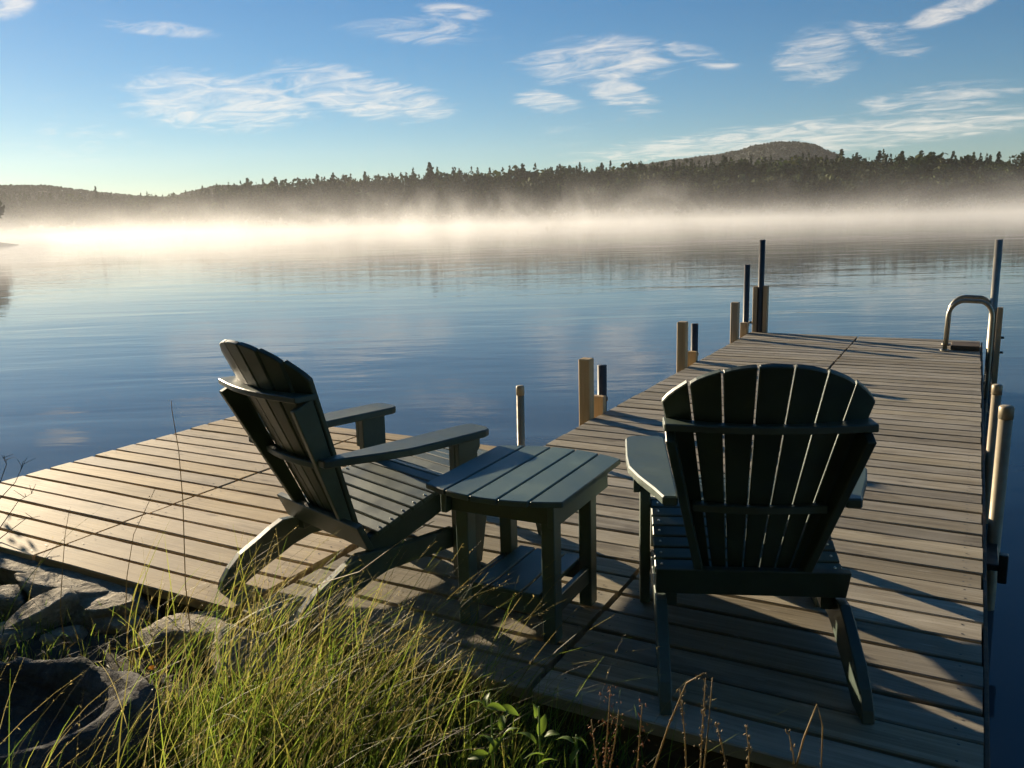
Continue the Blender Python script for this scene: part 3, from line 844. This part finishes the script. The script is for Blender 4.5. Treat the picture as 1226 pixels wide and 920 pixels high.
def side_table():
    root = empty('side_table', (-1.325, 2.505, 0.003), R(1.0)); g = M['green_sky_sheen']
    lx, ly, hx, top = 0.162, 0.155, 0.255, 0.530
    for sx in (-1, 1):
        for sy in (-1, 1):
            cx, cy = sx * lx, sy * ly
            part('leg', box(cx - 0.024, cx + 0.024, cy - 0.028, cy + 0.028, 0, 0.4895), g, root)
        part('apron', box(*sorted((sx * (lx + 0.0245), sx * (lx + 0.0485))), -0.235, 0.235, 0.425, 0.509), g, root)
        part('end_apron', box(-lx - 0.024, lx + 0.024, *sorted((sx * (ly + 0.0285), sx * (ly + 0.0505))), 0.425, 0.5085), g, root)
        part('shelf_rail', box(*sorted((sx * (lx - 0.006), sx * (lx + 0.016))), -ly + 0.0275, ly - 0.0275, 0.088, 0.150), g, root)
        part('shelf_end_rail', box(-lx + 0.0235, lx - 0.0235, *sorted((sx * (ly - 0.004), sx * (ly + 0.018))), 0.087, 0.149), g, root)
    n = 5; w = 2 * hx / n
    for i in range(n):
        x0 = -hx + i * w + 0.0035; x1 = x0 + w - 0.007
        def end(x): return 0.318 - 0.062 * (abs(x) / hx) ** 2.0
        xs = [x0 + (x1 - x0) * k / 4 for k in range(5)]
        ol = [(x, -end(x)) for x in xs] + [(x, end(x)) for x in xs[::-1]]
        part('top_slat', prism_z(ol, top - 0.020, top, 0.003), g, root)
    for i in range(3):
        w3 = 2 * (lx + 0.022) / 3; x0 = -lx - 0.022 + i * w3 + 0.003
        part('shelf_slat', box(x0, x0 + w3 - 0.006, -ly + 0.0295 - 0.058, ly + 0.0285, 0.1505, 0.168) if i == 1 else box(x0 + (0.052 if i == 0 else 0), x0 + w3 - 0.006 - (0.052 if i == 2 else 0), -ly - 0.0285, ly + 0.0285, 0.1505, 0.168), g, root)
    tag(root, 'small dark green slatted side table with a lower shelf, between the two chairs', 'table')
side_table()

# ------------------------------------------------------------------ unseen wood added behind the camera to cut sky fill on the chair backs
def sky_block_wood():
    fol = Foliage(); bm = bmesh.new()
    for k in range(34):
        x = -26 + k * 1.55 + rng.uniform(-0.6, 0.6); y = rng.uniform(-13, -5.5) - 0.10 * abs(x); h = rng.uniform(9, 15)
        z0 = bank_z(x, y)
        n = 1000; base = np.array([x, y, z0])
        nl = 14; lob = nrng.normal(size=(nl, 3)) * np.array([0.17, 0.17, 0.20]) * h; kk = nrng.integers(0, nl, n)
        cen = lob[kk] + nrng.normal(size=(n, 3)) * h * 0.075; cen[:, 2] = np.abs(cen[:, 2] + h * 0.52) 
        fol.add(base + cen, 0.32 + 0.30 * nrng.random(n), np.array([0.045, 0.065, 0.022]) * (0.6 + 0.8 * nrng.random((n, 1))))
        tube([(x, y, z0 - 0.3), (x + 0.1, y, z0 + h * 0.4), (x, y + 0.1, z0 + h * 0.8)], [0.16, 0.11, 0.04], 7, bm)
    o = link('sky_block_wood', fol.mesh('sky_block_wood', M['forest'])); tag(o, 'unseen leafy wood added behind the camera to block sky light', 'forest', kind='stuff')
    t = link('trunks', mesh_from_bm('trunks', bm, M['bark'], True), o); t['kind'] = 'stuff'
sky_block_wood()

# ------------------------------------------------------------------ stones on the bank
def stone_mesh(seed, flat=0.25):
    r = random.Random(seed); bm = bmesh.new()
    bmesh.ops.create_icosphere(bm, subdivisions=4, radius=1.0)
    cuts = []
    for k in range(11):
        d = Vector((r.gauss(0, 1), r.gauss(0, 1), r.gauss(0, 0.8))).normalized(); cuts.append((d, r.uniform(0.52, 0.86)))
    cuts.append((Vector((r.uniform(-.15, .15), r.uniform(-.15, .15), 1)).normalized(), 0.55))
    o = Vector((r.uniform(0, 50), r.uniform(0, 50), r.uniform(0, 50)))
    for v in bm.verts:
        p = v.co.copy()
        for d, t in cuts:
            q = p.dot(d)
            if q > t: p -= d * (q - t) * 0.93
        n = p.normalized()
        p += n * (0.06 * mnoise.noise(p * 2.3 + o) + 0.050 * abs(mnoise.noise(Vector((p.x * 3, p.y * 5, p.z * 16)) + o)) + 0.03 * abs(mnoise.noise(p * 7 + o)) + 0.018 * mnoise.noise(p * 17 + o))
        v.co = p
    return bm
def stone(label, px, py, z, size, rz, seed, tilt=(0, 0)):
    c = at_z(px, py, z)
    bm = stone_mesh(seed)
    bmesh.ops.scale(bm, vec=Vector(size), verts=bm.verts[:])
    o = link('bank_stone', mesh_from_bm('bank_stone', bm, M['stone'], True), None, c, (tilt[0], tilt[1], rz))
    tag(o, label, 'stone', 'stones along the platform edge')
stone('flat ridged brown slab tucked under the platform corner', 18, 684, -0.08, (0.40, 0.16, 0.095), 0.05, 1)
stone('long flat tan slab below the first seam of the platform', 92, 708, -0.08, (0.36, 0.15, 0.095), 0.15, 2, (0, 0.04))
stone('small pale stone with a sunlit face under the ridged slab', 4, 728, -0.11, (0.14, 0.13, 0.12), 0.5, 3)
stone('wedge shaped yellowish stone leaning beside the pale stone', 42, 746, -0.11, (0.18, 0.12, 0.12), 0.9, 4, (0.2, -0.25))
stone('pale grey stone with a dark hollow, under the platform edge', 138, 728, -0.09, (0.26, 0.13, 0.105), 0.2, 5)
stone('low tan stone in front of the pale grey hollow stone', 138, 754, -0.13, (0.24, 0.11, 0.10), 0.15, 6)
stone('broad grass fringed stone below the platform edge', 228, 764, -0.095, (0.27, 0.15, 0.115), 0.3, 7)
stone('mossy rounded stone half covered by grass tufts', 302, 792, -0.095, (0.23, 0.15, 0.12), 0.2, 8, (0.1, 0.1))
stone('stone buried deep in tall grass under the dark chair legs', 380, 806, -0.14, (0.24, 0.14, 0.12), 0.4, 9)
stone('shaded stone beneath the dock edge by the leafy weeds', 505, 842, -0.16, (0.24, 0.14, 0.11), 0.1, 10)
stone('small round stone sunk in the grass before the slabs', 78, 772, -0.14, (0.12, 0.09, 0.08), 0.3, 12)
stone('blunt grey stone wedged between the yellowish stone and the hollow boulder', 20, 768, -0.14, (0.15, 0.11, 0.10), 1.2, 14)

def basin_rock():
    bm = bmesh.new(); nt_ = 110; o = Vector((3.1, 8.2, 1.7))
    prof = [(0.90, -0.24), (1.05, -0.14), (1.10, -0.05), (1.08, 0.02), (1.02, 0.065), (0.95, 0.082), (0.88, 0.075), (0.80, 0.045), (0.72, -0.01), (0.60, -0.06), (0.40, -0.085), (0.18, -0.095)]
    rings = []
    for f, z in prof:
        ring = []
        for k in range(nt_):
            a = 2 * math.pi * k / nt_
            e = 1 / math.sqrt((math.cos(a) / 0.47) ** 2 + (math.sin(a) / 0.30) ** 2)
            e *= 1 + 0.10 * mnoise.noise(Vector((math.cos(a) * 1.3, math.sin(a) * 1.3, 0)) + o) + (0.12 * max(0, math.cos(a)) ** 6)
            r_ = e * f
            p = Vector((r_ * math.cos(a), r_ * math.sin(a), z))
            n = 0.035 * mnoise.noise(p * 4 + o) + 0.018 * abs(mnoise.noise(p * 9 + o)) + 0.014 * mnoise.noise(p * 16 + o) + 0.007 * mnoise.noise(p * 38 + o)
            tilt = 0.03 * math.sin(a + 0.9) * (1 if z > -0.2 else 0)
            p += Vector((math.cos(a), math.sin(a), 0.9)) * n; p.z += tilt
            ring.append(bm.verts.new(p))
        rings.append(ring)
    for a, b in zip(rings, rings[1:]):
        for k in range(nt_): bm.faces.new((a[k], a[(k + 1) % nt_], b[(k + 1) % nt_], b[k]))
    bm.faces.new(rings[-1]); bm.faces.new(rings[0][::-1])
    ob = link('hollow_rock', mesh_from_bm('hollow_rock', bm, M['basin'], True), None, (-2.47, 1.165, -0.03), (0, 0, 0.42))
    tag(ob, 'large dark grey boulder with a hollow basin worn in its top, in the grass', 'boulder')
basin_rock()

# ------------------------------------------------------------------ grass
class Blades:
    def __init__(self): self.v = []; self.c = []; self.f = []; self.n = 0
    def add(self, base, h, w, lean, col, segs=4, droop=0.25, tip=None):
        n = len(base); t = np.linspace(0, 1, segs + 1)
        ang = nrng.random(n) * np.pi
        wd = np.stack([np.cos(ang), np.sin(ang), np.zeros(n)], 1)
        pts = []
        for k, tk in enumerate(t):
            p = base.copy()
            p[:, 0] += lean[:, 0] * h * (tk ** 1.7); p[:, 1] += lean[:, 1] * h * (tk ** 1.7)
            ln = np.linalg.norm(lean, axis=1)
            p[:, 2] += h * (tk - droop * ln * tk ** 2.6)
            pts.append(p)
        vs = []
        for k, tk in enumerate(t):
            ww = (w * (1 - tk ** 1.6) * 0.5 + 0.00025)[:, None]
            vs += [pts[k] - wd * ww, pts[k] + wd * ww]
        V = np.stack(vs, 1)                                  # n, 2(segs+1), 3
        self.v.append(V.reshape(-1, 3))
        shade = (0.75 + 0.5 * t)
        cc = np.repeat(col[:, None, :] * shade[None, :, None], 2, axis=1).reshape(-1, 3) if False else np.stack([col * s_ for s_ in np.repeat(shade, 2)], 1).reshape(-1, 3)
        self.c.append(cc)
        m_ = 2 * (segs + 1); off = self.n + np.arange(n)[:, None] * m_
        for k in range(segs):
            self.f.append(np.stack([off[:, 0] + 2 * k, off[:, 0] + 2 * k + 1, off[:, 0] + 2 * k + 3, off[:, 0] + 2 * k + 2], 1))
        self.n += n * m_
        return pts
    def quads(self, centres, dirs, length, width, col):
        n = len(centres); d = dirs / np.linalg.norm(dirs, axis=1)[:, None]
        r_ = nrng.normal(size=(n, 3)); s_ = np.cross(d, r_); s_ /= np.linalg.norm(s_, axis=1)[:, None]
        L = length[:, None]; W = width[:, None]
        V = np.stack([centres, centres + d * L * 0.5 + s_ * W, centres + d * L, centres + d * L * 0.5 - s_ * W], 1)
        self.v.append(V.reshape(-1, 3)); self.c.append(np.repeat(col, 4, axis=0))
        off = self.n + np.arange(n) * 4
        self.f.append(np.stack([off, off + 1, off + 2, off + 3], 1)); self.n += 4 * n
    def mesh(self, name, mat):
        v = np.concatenate(self.v); c = np.concatenate(self.c); f = np.concatenate(self.f)
        me = bpy.data.meshes.new(name)
        me.vertices.add(len(v)); me.vertices.foreach_set('co', v.astype(np.float32).ravel())
        me.loops.add(f.size); me.loops.foreach_set('vertex_index', f.astype(np.int32).ravel())
        me.polygons.add(len(f)); me.polygons.foreach_set('loop_start', np.arange(0, f.size, 4, dtype=np.int32))
        me.update(calc_edges=True)
        at = me.attributes.new('Col', 'FLOAT_COLOR', 'POINT')
        at.data.foreach_set('color', np.concatenate([c, np.ones((len(c), 1))], 1).astype(np.float32).ravel())
        me.polygons.foreach_set('use_smooth', [True] * len(f))
        me.materials.append(mat); return me
def in_basin(x, y):
    dx, dy = x + 2.47, y - 1.165; a = 0.42
    lx_ = dx * math.cos(a) + dy * math.sin(a); ly_ = -dx * math.sin(a) + dy * math.cos(a)
    return (lx_ / 0.50) ** 2 + (ly_ / 0.32) ** 2 < 1.0
PALETTE = np.array([(0.120, 0.190, 0.035), (0.170, 0.225, 0.045), (0.21, 0.23, 0.06), (0.100, 0.160, 0.035), (0.19, 0.16, 0.075), (0.16, 0.15, 0.05)])
def palette(n, p):
    k = nrng.choice(len(PALETTE), n, p=p)
    return PALETTE[k] * (0.75 + 0.55 * nrng.random((n, 1)))
def sample_bank(n, fn):
    out = []
    while len(out) < n:
        x = rng.uniform(-4.2, -0.35); y = rng.uniform(0.55, 2.02)
        if in_basin(x, y): continue
        if rng.random() < fn(x, y): out.append((x, y, bank_z(x, y) - 0.01))
    return np.array(out)
def build_grass():
    b = Blades()
    def dens(x, y):
        d = 1.0
        if x > -1.15: d = max(0.10, 1.0 - (x + 1.15) * 2.2)
        clump = 0.5 + 0.9 * mnoise.noise(Vector((x * 4.5, y * 4.5, 2.2)))
        d *= min(1, max(0.12, clump + 0.25))
        if x < -1.8 and y > 1.50 + 0.22 * max(0, x + 2.9): d *= 0.13
        return d
    base = sample_bank(18500, dens); n = len(base)
    h = 0.09 + 0.17 * nrng.random(n) ** 1.3
    h *= np.where(base[:, 0] < -2.0, np.where(base[:, 1] > 1.35, 0.5, 0.72), 1.0)
    lean = np.stack([0.22 + 0.26 * nrng.normal(size=n), 0.02 + 0.24 * nrng.normal(size=n)], 1)
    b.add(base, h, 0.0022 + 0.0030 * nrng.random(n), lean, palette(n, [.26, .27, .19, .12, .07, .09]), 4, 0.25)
    o = link('grass', b.mesh('grass', M['grass'])); tag(o, 'thick green bank grass below the platform', 'grass', kind='stuff')
    # taller wiry grass leaning to the right with pale seed heads
    t = Blades()
    def dens2(x, y):
        d = math.exp(-((x + 1.65) / 0.58) ** 2) * (0.35 + 0.65 * (y > 1.5))
        d += 0.010 * math.exp(-((x + 3.0) / 0.5) ** 2)
        if x > -1.1: d *= 0.15
        return d
    base = sample_bank(720, dens2); n = len(base)
    h = 0.24 + 0.30 * nrng.random(n)
    lean = np.stack([0.42 + 0.32 * nrng.normal(size=n), 0.20 + 0.28 * nrng.normal(size=n)], 1)
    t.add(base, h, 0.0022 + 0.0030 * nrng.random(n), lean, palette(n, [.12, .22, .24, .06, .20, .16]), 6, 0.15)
    base = sample_bank(420, dens2); n = len(base)
    h = 0.34 + 0.30 * nrng.random(n)
    h *= np.where(base[:, 0] < -2.4, 0.85, 1.0)
    lean = np.stack([0.48 + 0.26 * nrng.normal(size=n), 0.20 + 0.28 * nrng.normal(size=n)], 1)
    straw = np.array([0.25, 0.215, 0.125]) * (0.7 + 0.6 * nrng.random((n, 1)))
    pts = t.add(base, h, 0.0016 + 0.0008 * nrng.random(n), lean, straw, 8, 0.25)
    for k in (5, 6, 7):
        for rep in range(3):
            f = nrng.random((n, 1)); c0 = pts[k] * (1 - f) + pts[k + 1] * f
            d = (pts[k + 1] - pts[k]); d = d / np.linalg.norm(d, axis=1)[:, None] + 0.55 * nrng.normal(size=(n, 3))
            L = 0.005 + 0.007 * nrng.random(n)
            t.quads(c0, d, L, 0.0007 + 0.0006 * nrng.random(n), np.array([0.33, 0.27, 0.17]) * (0.7 + 0.6 * nrng.random((n, 1))))
    o = link('tall_grass', t.mesh('tall_grass', M['grass'])); tag(o, 'tall wiry seed grass leaning over the platform edge', 'grass', kind='stuff')
    # matted dead grass low down
    d_ = Blades()
    base = sample_bank(3500, lambda x, y: 0.8 if x > -2.3 else 0.35); n = len(base)
    h = 0.05 + 0.09 * nrng.random(n)
    lean = np.stack([1.2 * nrng.normal(size=n), 1.2 * nrng.normal(size=n)], 1)
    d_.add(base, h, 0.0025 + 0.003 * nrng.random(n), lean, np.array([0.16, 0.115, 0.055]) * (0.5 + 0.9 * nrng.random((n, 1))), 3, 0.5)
    o = link('dead_grass', d_.mesh('dead_grass', M['grass'])); tag(o, 'matted dead brown grass under the green blades', 'grass', kind='stuff')
build_grass()

def on_plane_y(px, py, y):           # photograph pixel -> point on the upright plane at that y
    d = ray(px, py); t = y / d.y
    return Vector((d.x * t, y, CAM_H + d.z * t))

# ------------------------------------------------------------------ weeds and dry stalks
def leaf_mesh(length, width, seed):
    r = random.Random(seed); bm = bmesh.new(); n = 7; rows = []
    for i in range(n + 1):
        t = i / n; w = width * math.sin(math.pi * min(1, t * 0.93 + 0.03)) ** 0.8 * (1.15 - 0.45 * t)
        z = 0.16 * length * math.sin(t * 2.2) - 0.30 * length * t * t
        rows.append([bm.verts.new((s * w, t * length, z + abs(s) * w * 0.35 + r.uniform(-.0006, .0006))) for s in (-1, -0.5, 0, 0.5, 1)])
    for a, b in zip(rows, rows[1:]):
        for k in range(4): bm.faces.new((a[k], a[k + 1], b[k + 1], b[k]))
    return bm
def weed(label, stem_px, y, leaves, top_px):
    foot = on_plane_y(stem_px, 940, y); foot.z = bank_z(foot.x, foot.y) - 0.03
    top = on_plane_y(*top_px, y)
    root = empty('leafy_weed', foot); rel = lambda p: Vector(p) - foot
    mid = (foot + top) / 2 + Vector((0.01, -0.01, 0))
    part('stem', tube([rel(foot), rel(mid), rel(top)], [0.0035, 0.003, 0.0018], 6), M['leaf'], root, True)
    for i, (px, py, L, az, pitch) in enumerate(leaves):
        c = on_plane_y(px, py, y + rng.uniform(-0.04, 0.03)); L *= 0.60
        me = mesh_from_bm('leaf', leaf_mesh(L, L * 0.24, i + 3), M['leaf'], True)
        rot = Matrix.Rotation(az, 3, 'Z') @ Matrix.Rotation(pitch + rng.uniform(-.2, .5), 3, 'X') @ Matrix.Rotation(rng.uniform(-.9, .9), 3, 'Y')
        d = rot @ Vector((0, L * 0.5, 0))
        o = link('leaf', me, root, rel(c) - d); o.rotation_euler = rot.to_euler()
        # petiole back to the stem
        st = rel(c) - d; t = max(0.15, min(0.95, (st.z - 0) / max(0.01, rel(top).z)))
        q = rel(foot).lerp(rel(top), t)
        part('leaf_stalk', tube([q, (q + st) / 2 + Vector((0, 0, 0.004)), st], 0.0013, 5), M['leaf'], root, True)
    tag(root, label, 'weed', 'leafy weeds at the dock edge')
P2 = -0.75
weed('bushy leafy weed with a crowded crown, in the dead grass by the dock edge', 586, 1.34, [(570, 842, .060, 1.9, .1), (583, 838, .055, 0.3, .3), (594, 848, .065, -1.1, .0), (609, 851, .070, -1.4, -.2), (583, 886, .075, 1.2, .2), (594, 892, .07, -0.6, .3), (572, 905, .075, 2.0, -.1), (611, 876, .065, -1.0, .2), (601, 865, .06, .4, .5)], (588, 838))
weed('leafy weed with one broad leaf lit from behind, next to the bushy weed', 645, 1.36, [(640, 850, .060, 0.5, .4), (649, 868, .070, -.1, .9), (630, 883, .085, 1.5, .05), (660, 880, .06, -1.5, .1), (642, 905, .075, 2.2, -.2), (655, 912, .07, -1.0, 0)], (645, 846))
weed('small leafy weed with drooping shaded leaves beside the rusty seed stalks', 690, 1.36, [(676, 886, .065, 1.5, -.1), (696, 889, .06, -1.4, -.3), (688, 905, .055, -.2, .4)], (690, 880))

def stalk(label, y, pts, head, mat, head_len=0.35, n=26, size=0.010):
    n = n * 2; size = size * 0.72
    P = [on_plane_y(px, py, y) for px, py in pts]
    foot = P[0].copy(); foot.z = min(foot.z, bank_z(foot.x, foot.y)) - 0.03
    P = [foot] + P
    root = empty('dry_stalk', foot); Q = [p - foot for p in P]
    rad = [0.0019 - 0.0011 * i / (len(Q) - 1) for i in range(len(Q))]
    part('stem', tube(Q, rad, 6), M['stem'], root, True)
    L = [0]
    for a, b in zip(Q, Q[1:]): L.append(L[-1] + (b - a).length)
    bm = bmesh.new(); r = random.Random(hash(label) % 1000 if False else len(label) * 7 + int(y * 1000))
    for i in range(n):
        s = L[-1] * (1 - head_len * r.random() ** 1.2)
        for k in range(len(Q) - 1):
            if L[k] <= s <= L[k + 1] + 1e-9:
                c = Q[k].lerp(Q[k + 1], (s - L[k]) / max(1e-6, L[k + 1] - L[k])); break
        d = Vector((r.gauss(0, .6), r.gauss(0, .6), 1)).normalized()
        if head == 'loose': c = c + Vector((r.gauss(0, .008), r.gauss(0, .008), r.gauss(0, .006)))
        else: c = c + Vector((r.gauss(0, .0022), r.gauss(0, .0022), 0))
        m4 = Matrix.Translation(c) @ d.to_track_quat('Z', 'Y').to_matrix().to_4x4() @ Matrix.Diagonal((0.30, 0.22, 1, 1))
        bmesh.ops.create_icosphere(bm, subdivisions=1, radius=size * r.uniform(0.30, 0.62), matrix=m4)
    o = part('seed_head', bm, mat, root, True); o['kind'] = 'stuff'
    tag(root, label, 'stalk', 'dry stalks at the dock edge')
Y0 = 1.22
stalk('tall straw stalk with a tight plume, left of the forked stalks', Y0, [(822, 930), (820, 880), (814, 826)], 'tight', M['stem'], .4)
stalk('straw stalk with a curled side seed head, one of the forked pair', Y0 + .02, [(838, 930), (841, 870), (845, 812)], 'tight', M['stem'], .3)
stalk('straw stalk with loose chaffy branches, one of the forked pair', Y0 - .02, [(842, 930), (848, 870), (853, 813)], 'loose', M['stem'], .5)
stalk('rusty stalk crowded with small seeds, tallest of the reddish clump', Y0 + .01, [(722, 930), (727, 880), (731, 822)], 'loose', M['rust_seed'], .7, 60)
stalk('rusty stalk with a pale nodding tip in the reddish clump', Y0 - .01, [(728, 930), (736, 890), (741, 850)], 'loose', M['rust_seed'], .7, 50)
stalk('short rusty stalk leaning left out of the reddish clump', Y0 - .02, [(716, 930), (712, 895), (708, 862)], 'loose', M['rust_seed'], .7, 40)
stalk('brown stalk with spaced seeds, between the reddish clump and the plume', Y0, [(762, 930), (766, 880), (769, 843)], 'loose', M['rust_seed'], .6, 30)
stalk('short straw stalk with a blade-like tip', Y0, [(872, 930), (866, 900), (858, 866)], 'tight', M['stem'], .3)
stalk('fat pale seed plume on a thin stalk', Y0, [(896, 930), (897, 900), (893, 868)], 'tight', M['stem'], .75, 60, .013)
stalk('short stalk with a fat drooping straw plume', Y0, [(951, 930), (950, 905), (944, 875)], 'tight', M['stem'], .6, 40, .012)
stalk('bare broken stem folded over at its top', Y0, [(950, 930), (962, 885), (978, 843), (985, 870), (983, 925)], 'tight', M['stem'], .05, 3, .006)
stalk('wiry stalk nodding right over the shaded boards', Y0, [(780, 930), (800, 870), (822, 818), (843, 806), (848, 812)], 'tight', M['stem'], .15, 12, .008)
for i, (lab, pts) in enumerate([('hair-thin tall stem with a tiny seed head, rising before the lake', [(222, 700), (219, 600), (214, 540), (206, 492), (205, 480)]),
                                ('thin leaning stem crossing the first platform seam', [(150, 740), (152, 690), (160, 640), (186, 585)]),
                                ('thin upright stem over the tan platform boards', [(72, 730), (75, 680), (78, 640), (83, 610)]),
                                ('long arching straw stem sweeping across the chair rail', [(380, 700), (430, 685), (480, 648), (505, 632), (520, 624)])]):
    stalk(lab, 1.72 if i != 3 else 1.80, pts, 'loose' if i < 3 else 'tight', M['stem'], .2, 14, .006)

def flower():
    c = on_plane_y(182, 802, 1.60); foot = Vector((c.x, c.y, bank_z(c.x, c.y) - 0.02))
    root = empty('orange_flower', foot)
    part('stem', tube([(0, 0, 0), (0.004, 0, (c.z - foot.z) * 0.5), c - foot], 0.0016, 6), M['leaf'], root, True)
    for k in range(11):
        a = 2 * math.pi * k / 11
        bm = bmesh.new(); L = 0.013
        bm.faces.new([bm.verts.new(p) for p in ((-0.0014, 0, 0), (0.0014, 0, 0), (0.0026, L, 0.004), (0, L * 1.12, 0.0045), (-0.0026, L, 0.004))])
        o = link('petal', mesh_from_bm('petal', bm, M['petal']), root, c - foot, (0.35, 0, a))
    bm = bmesh.new(); bmesh.ops.create_icosphere(bm, subdivisions=2, radius=0.0042, matrix=Matrix.Translation(c - foot + Vector((0, 0, 0.002))))
    part('flower_centre', bm, M['petal'], root, True)
    tag(root, 'single small orange flower in the grass beside the hollow boulder', 'flower')
flower()

def shrub():
    foot = Vector((-5.65, 2.50, -0.45)); root = empty('shrub', foot)
    r = random.Random(5); bm = bmesh.new(); tips = []
    for k in range(13):
        a = r.uniform(0, 6.28); p = Vector((0, 0, 0)); d = Vector((math.cos(a) * .16, math.sin(a) * .16, 1)).normalized(); pts = [p.copy()]
        for q in range(7):
            d = (d + Vector((r.gauss(0, .10), r.gauss(0, .10), 0.08))).normalized(); p = p + d * r.uniform(.15, .21); pts.append(p.copy()); tips.append(p.copy())
        tube(pts, [0.009 * (1 - i / 9) for i in range(len(pts))], 5, bm)
    part('stems', bm, M['bark'], root, True)
    fol = Foliage(); n = 2600; T = np.array([list(t) for t in tips]); k = nrng.integers(0, len(T), n)
    cen = T[k] + nrng.normal(size=(n, 3)) * 0.07
    fol.add(cen, 0.014 + 0.016 * nrng.random(n), np.array([0.06, 0.09, 0.025]) * (0.6 + 0.8 * nrng.random((n, 1))))
    link('foliage', fol.mesh('foliage', M['forest']), root)
    # bare twigs that reach in over the platform corner
    for i, pts in enumerate([[(-60, 640), (-10, 608), (18, 578), (32, 548)], [(-50, 660), (0, 632), (22, 600), (40, 590)], [(-60, 660), (0, 645), (30, 622), (48, 618)], [(-40, 610), (0, 578), (8, 556), (2, 545)]]):
        Pt = [foot + Vector((0.05, 0, 0.5 + 0.05 * i))] + [Vector(at_dist(px, py, 4.35 + 0.03 * i)) for px, py in pts]
        b2 = tube([p - foot for p in Pt], [0.004, 0.0034, 0.0024, 0.0016, 0.0008], 5)
        tw = part('twig', b2, M['bark'], root, True)
        for q in range(5):
            t = r.random(); p = Pt[-2].lerp(Pt[-1], t) - foot
            e = p + Vector((r.gauss(0, .03), r.gauss(0, .03), r.uniform(.01, .05)))
            part('side_twig', tube([p, (p + e) / 2, e], [0.0015, 0.0012, 0.0008], 4), M['bark'], tw, True)
    tag(root, 'leafy shrub whose bare twigs reach over the platform corner', 'shrub')
shrub()

# ------------------------------------------------------------------ mist lying on the lake
def build_mist():
    mt = bpy.data.materials.new('lake_mist'); mt.use_nodes = True
    nt = NT(mt.node_tree); out = nt.add('ShaderNodeOutputMaterial')
    tc = nt.add('ShaderNodeTexCoord'); v = tc.outputs['Object']
    sep = nt.add('ShaderNodeSeparateXYZ'); nt.link(v, sep.inputs[0])
    x, y, z = sep.outputs
    n1 = nt.noise(nt.mapping(v, scale=(0.060, 0.014, 0.050)), 1.0, 3, 0.66, 0.8)
    yy = nt.math('SUBTRACT', y, nt.math('MULTIPLY', nt.math('MINIMUM', x, 0.0), 0.22))
    far = nt.math('ADD', nt.math('POWER', nt.smooth(yy, 18, 150), 1.3), nt.math('MULTIPLY', nt.smooth(yy, 13, 60), 0.20))
    deep = nt.smooth(y, 110, 320)
    puff = nt.smooth(n1, 0.42, 0.70)
    hgt = nt.math('ADD', nt.math('ADD', 0.9, nt.math('MULTIPLY', far, 0.9)), nt.math('MULTIPLY', nt.math('MULTIPLY', puff, deep), 3.3))
    dens = nt.math('POWER', 2.71828, nt.math('MULTIPLY', nt.math('DIVIDE', z, hgt), -1.0))
    dens = nt.math('MULTIPLY', dens, nt.math('MULTIPLY', far, nt.math('ADD', 0.45, nt.math('MULTIPLY', puff, 1.1))))
    dens = nt.math('MULTIPLY', dens, nt.smooth(z, 17.5, 9.0))
    patch = nt.smooth(nt.noise(nt.mapping(v, scale=(0.085, 0.05, 0.16), loc=(3.7, 1.2, 0.4)), 1.0, 3, 0.6, 0.7), 0.46, 0.74)
    near = nt.math('MULTIPLY', nt.math('MULTIPLY', nt.smooth(y, 13, 32), nt.smooth(y, 170, 60)), nt.smooth(x, 18, -22, 0.25, 1.0))
    near = nt.math('MULTIPLY', nt.math('MULTIPLY', near, patch), nt.math('POWER', 2.71828, nt.math('MULTIPLY', z, -0.7)))
    dens = nt.math('ADD', nt.math('MULTIPLY', dens, MIST_K), nt.math('MULTIPLY', near, 0.030))
    pv = nt.add('ShaderNodeVolumePrincipled')
    pv.inputs['Color'].default_value = (0.97, 0.97, 0.97, 1)
    pv.inputs['Anisotropy'].default_value = 0.24
    nt.link(dens, pv.inputs['Density'])
    nt.link(pv.outputs[0], out.inputs['Volume'])
    mt.cycles.volume_step_rate = MIST_STEP
    bm = box(-520, 520, 10.8, 560, 0.02, 18.0, 0)
    me = mesh_from_bm('mist', bm, mt)
    o = link('mist', me, None, (0, 0, WATER_Z), (0, 0, HEAD))
    tag(o, 'bank of pale mist lying on the lake in front of the far wood', 'mist', kind='stuff')
MIST_K = 0.0085; MIST_STEP = 0.18
build_mist()

# ------------------------------------------------------------------ thin morning haze over the whole lake
def build_haze():
    mt = bpy.data.materials.new('morning_haze'); mt.use_nodes = True
    nt = NT(mt.node_tree); out = nt.add('ShaderNodeOutputMaterial')
    pv = nt.add('ShaderNodeVolumePrincipled')
    pv.inputs['Color'].default_value = (0.96, 0.97, 0.98, 1); pv.inputs['Density'].default_value = HAZE_D; pv.inputs['Anisotropy'].default_value = 0.3
    nt.link(pv.outputs[0], out.inputs['Volume'])
    o = link('haze', mesh_from_bm('haze', box(-1500, 1500, -90, 1600, -1.6 - WATER_Z - 3, 128.0, 0), mt), None, (0, 0, WATER_Z), (0, 0, HEAD))
    tag(o, 'thin pale morning haze over lake and hills', 'haze', kind='stuff')
HAZE_D = 0.00008
build_haze()
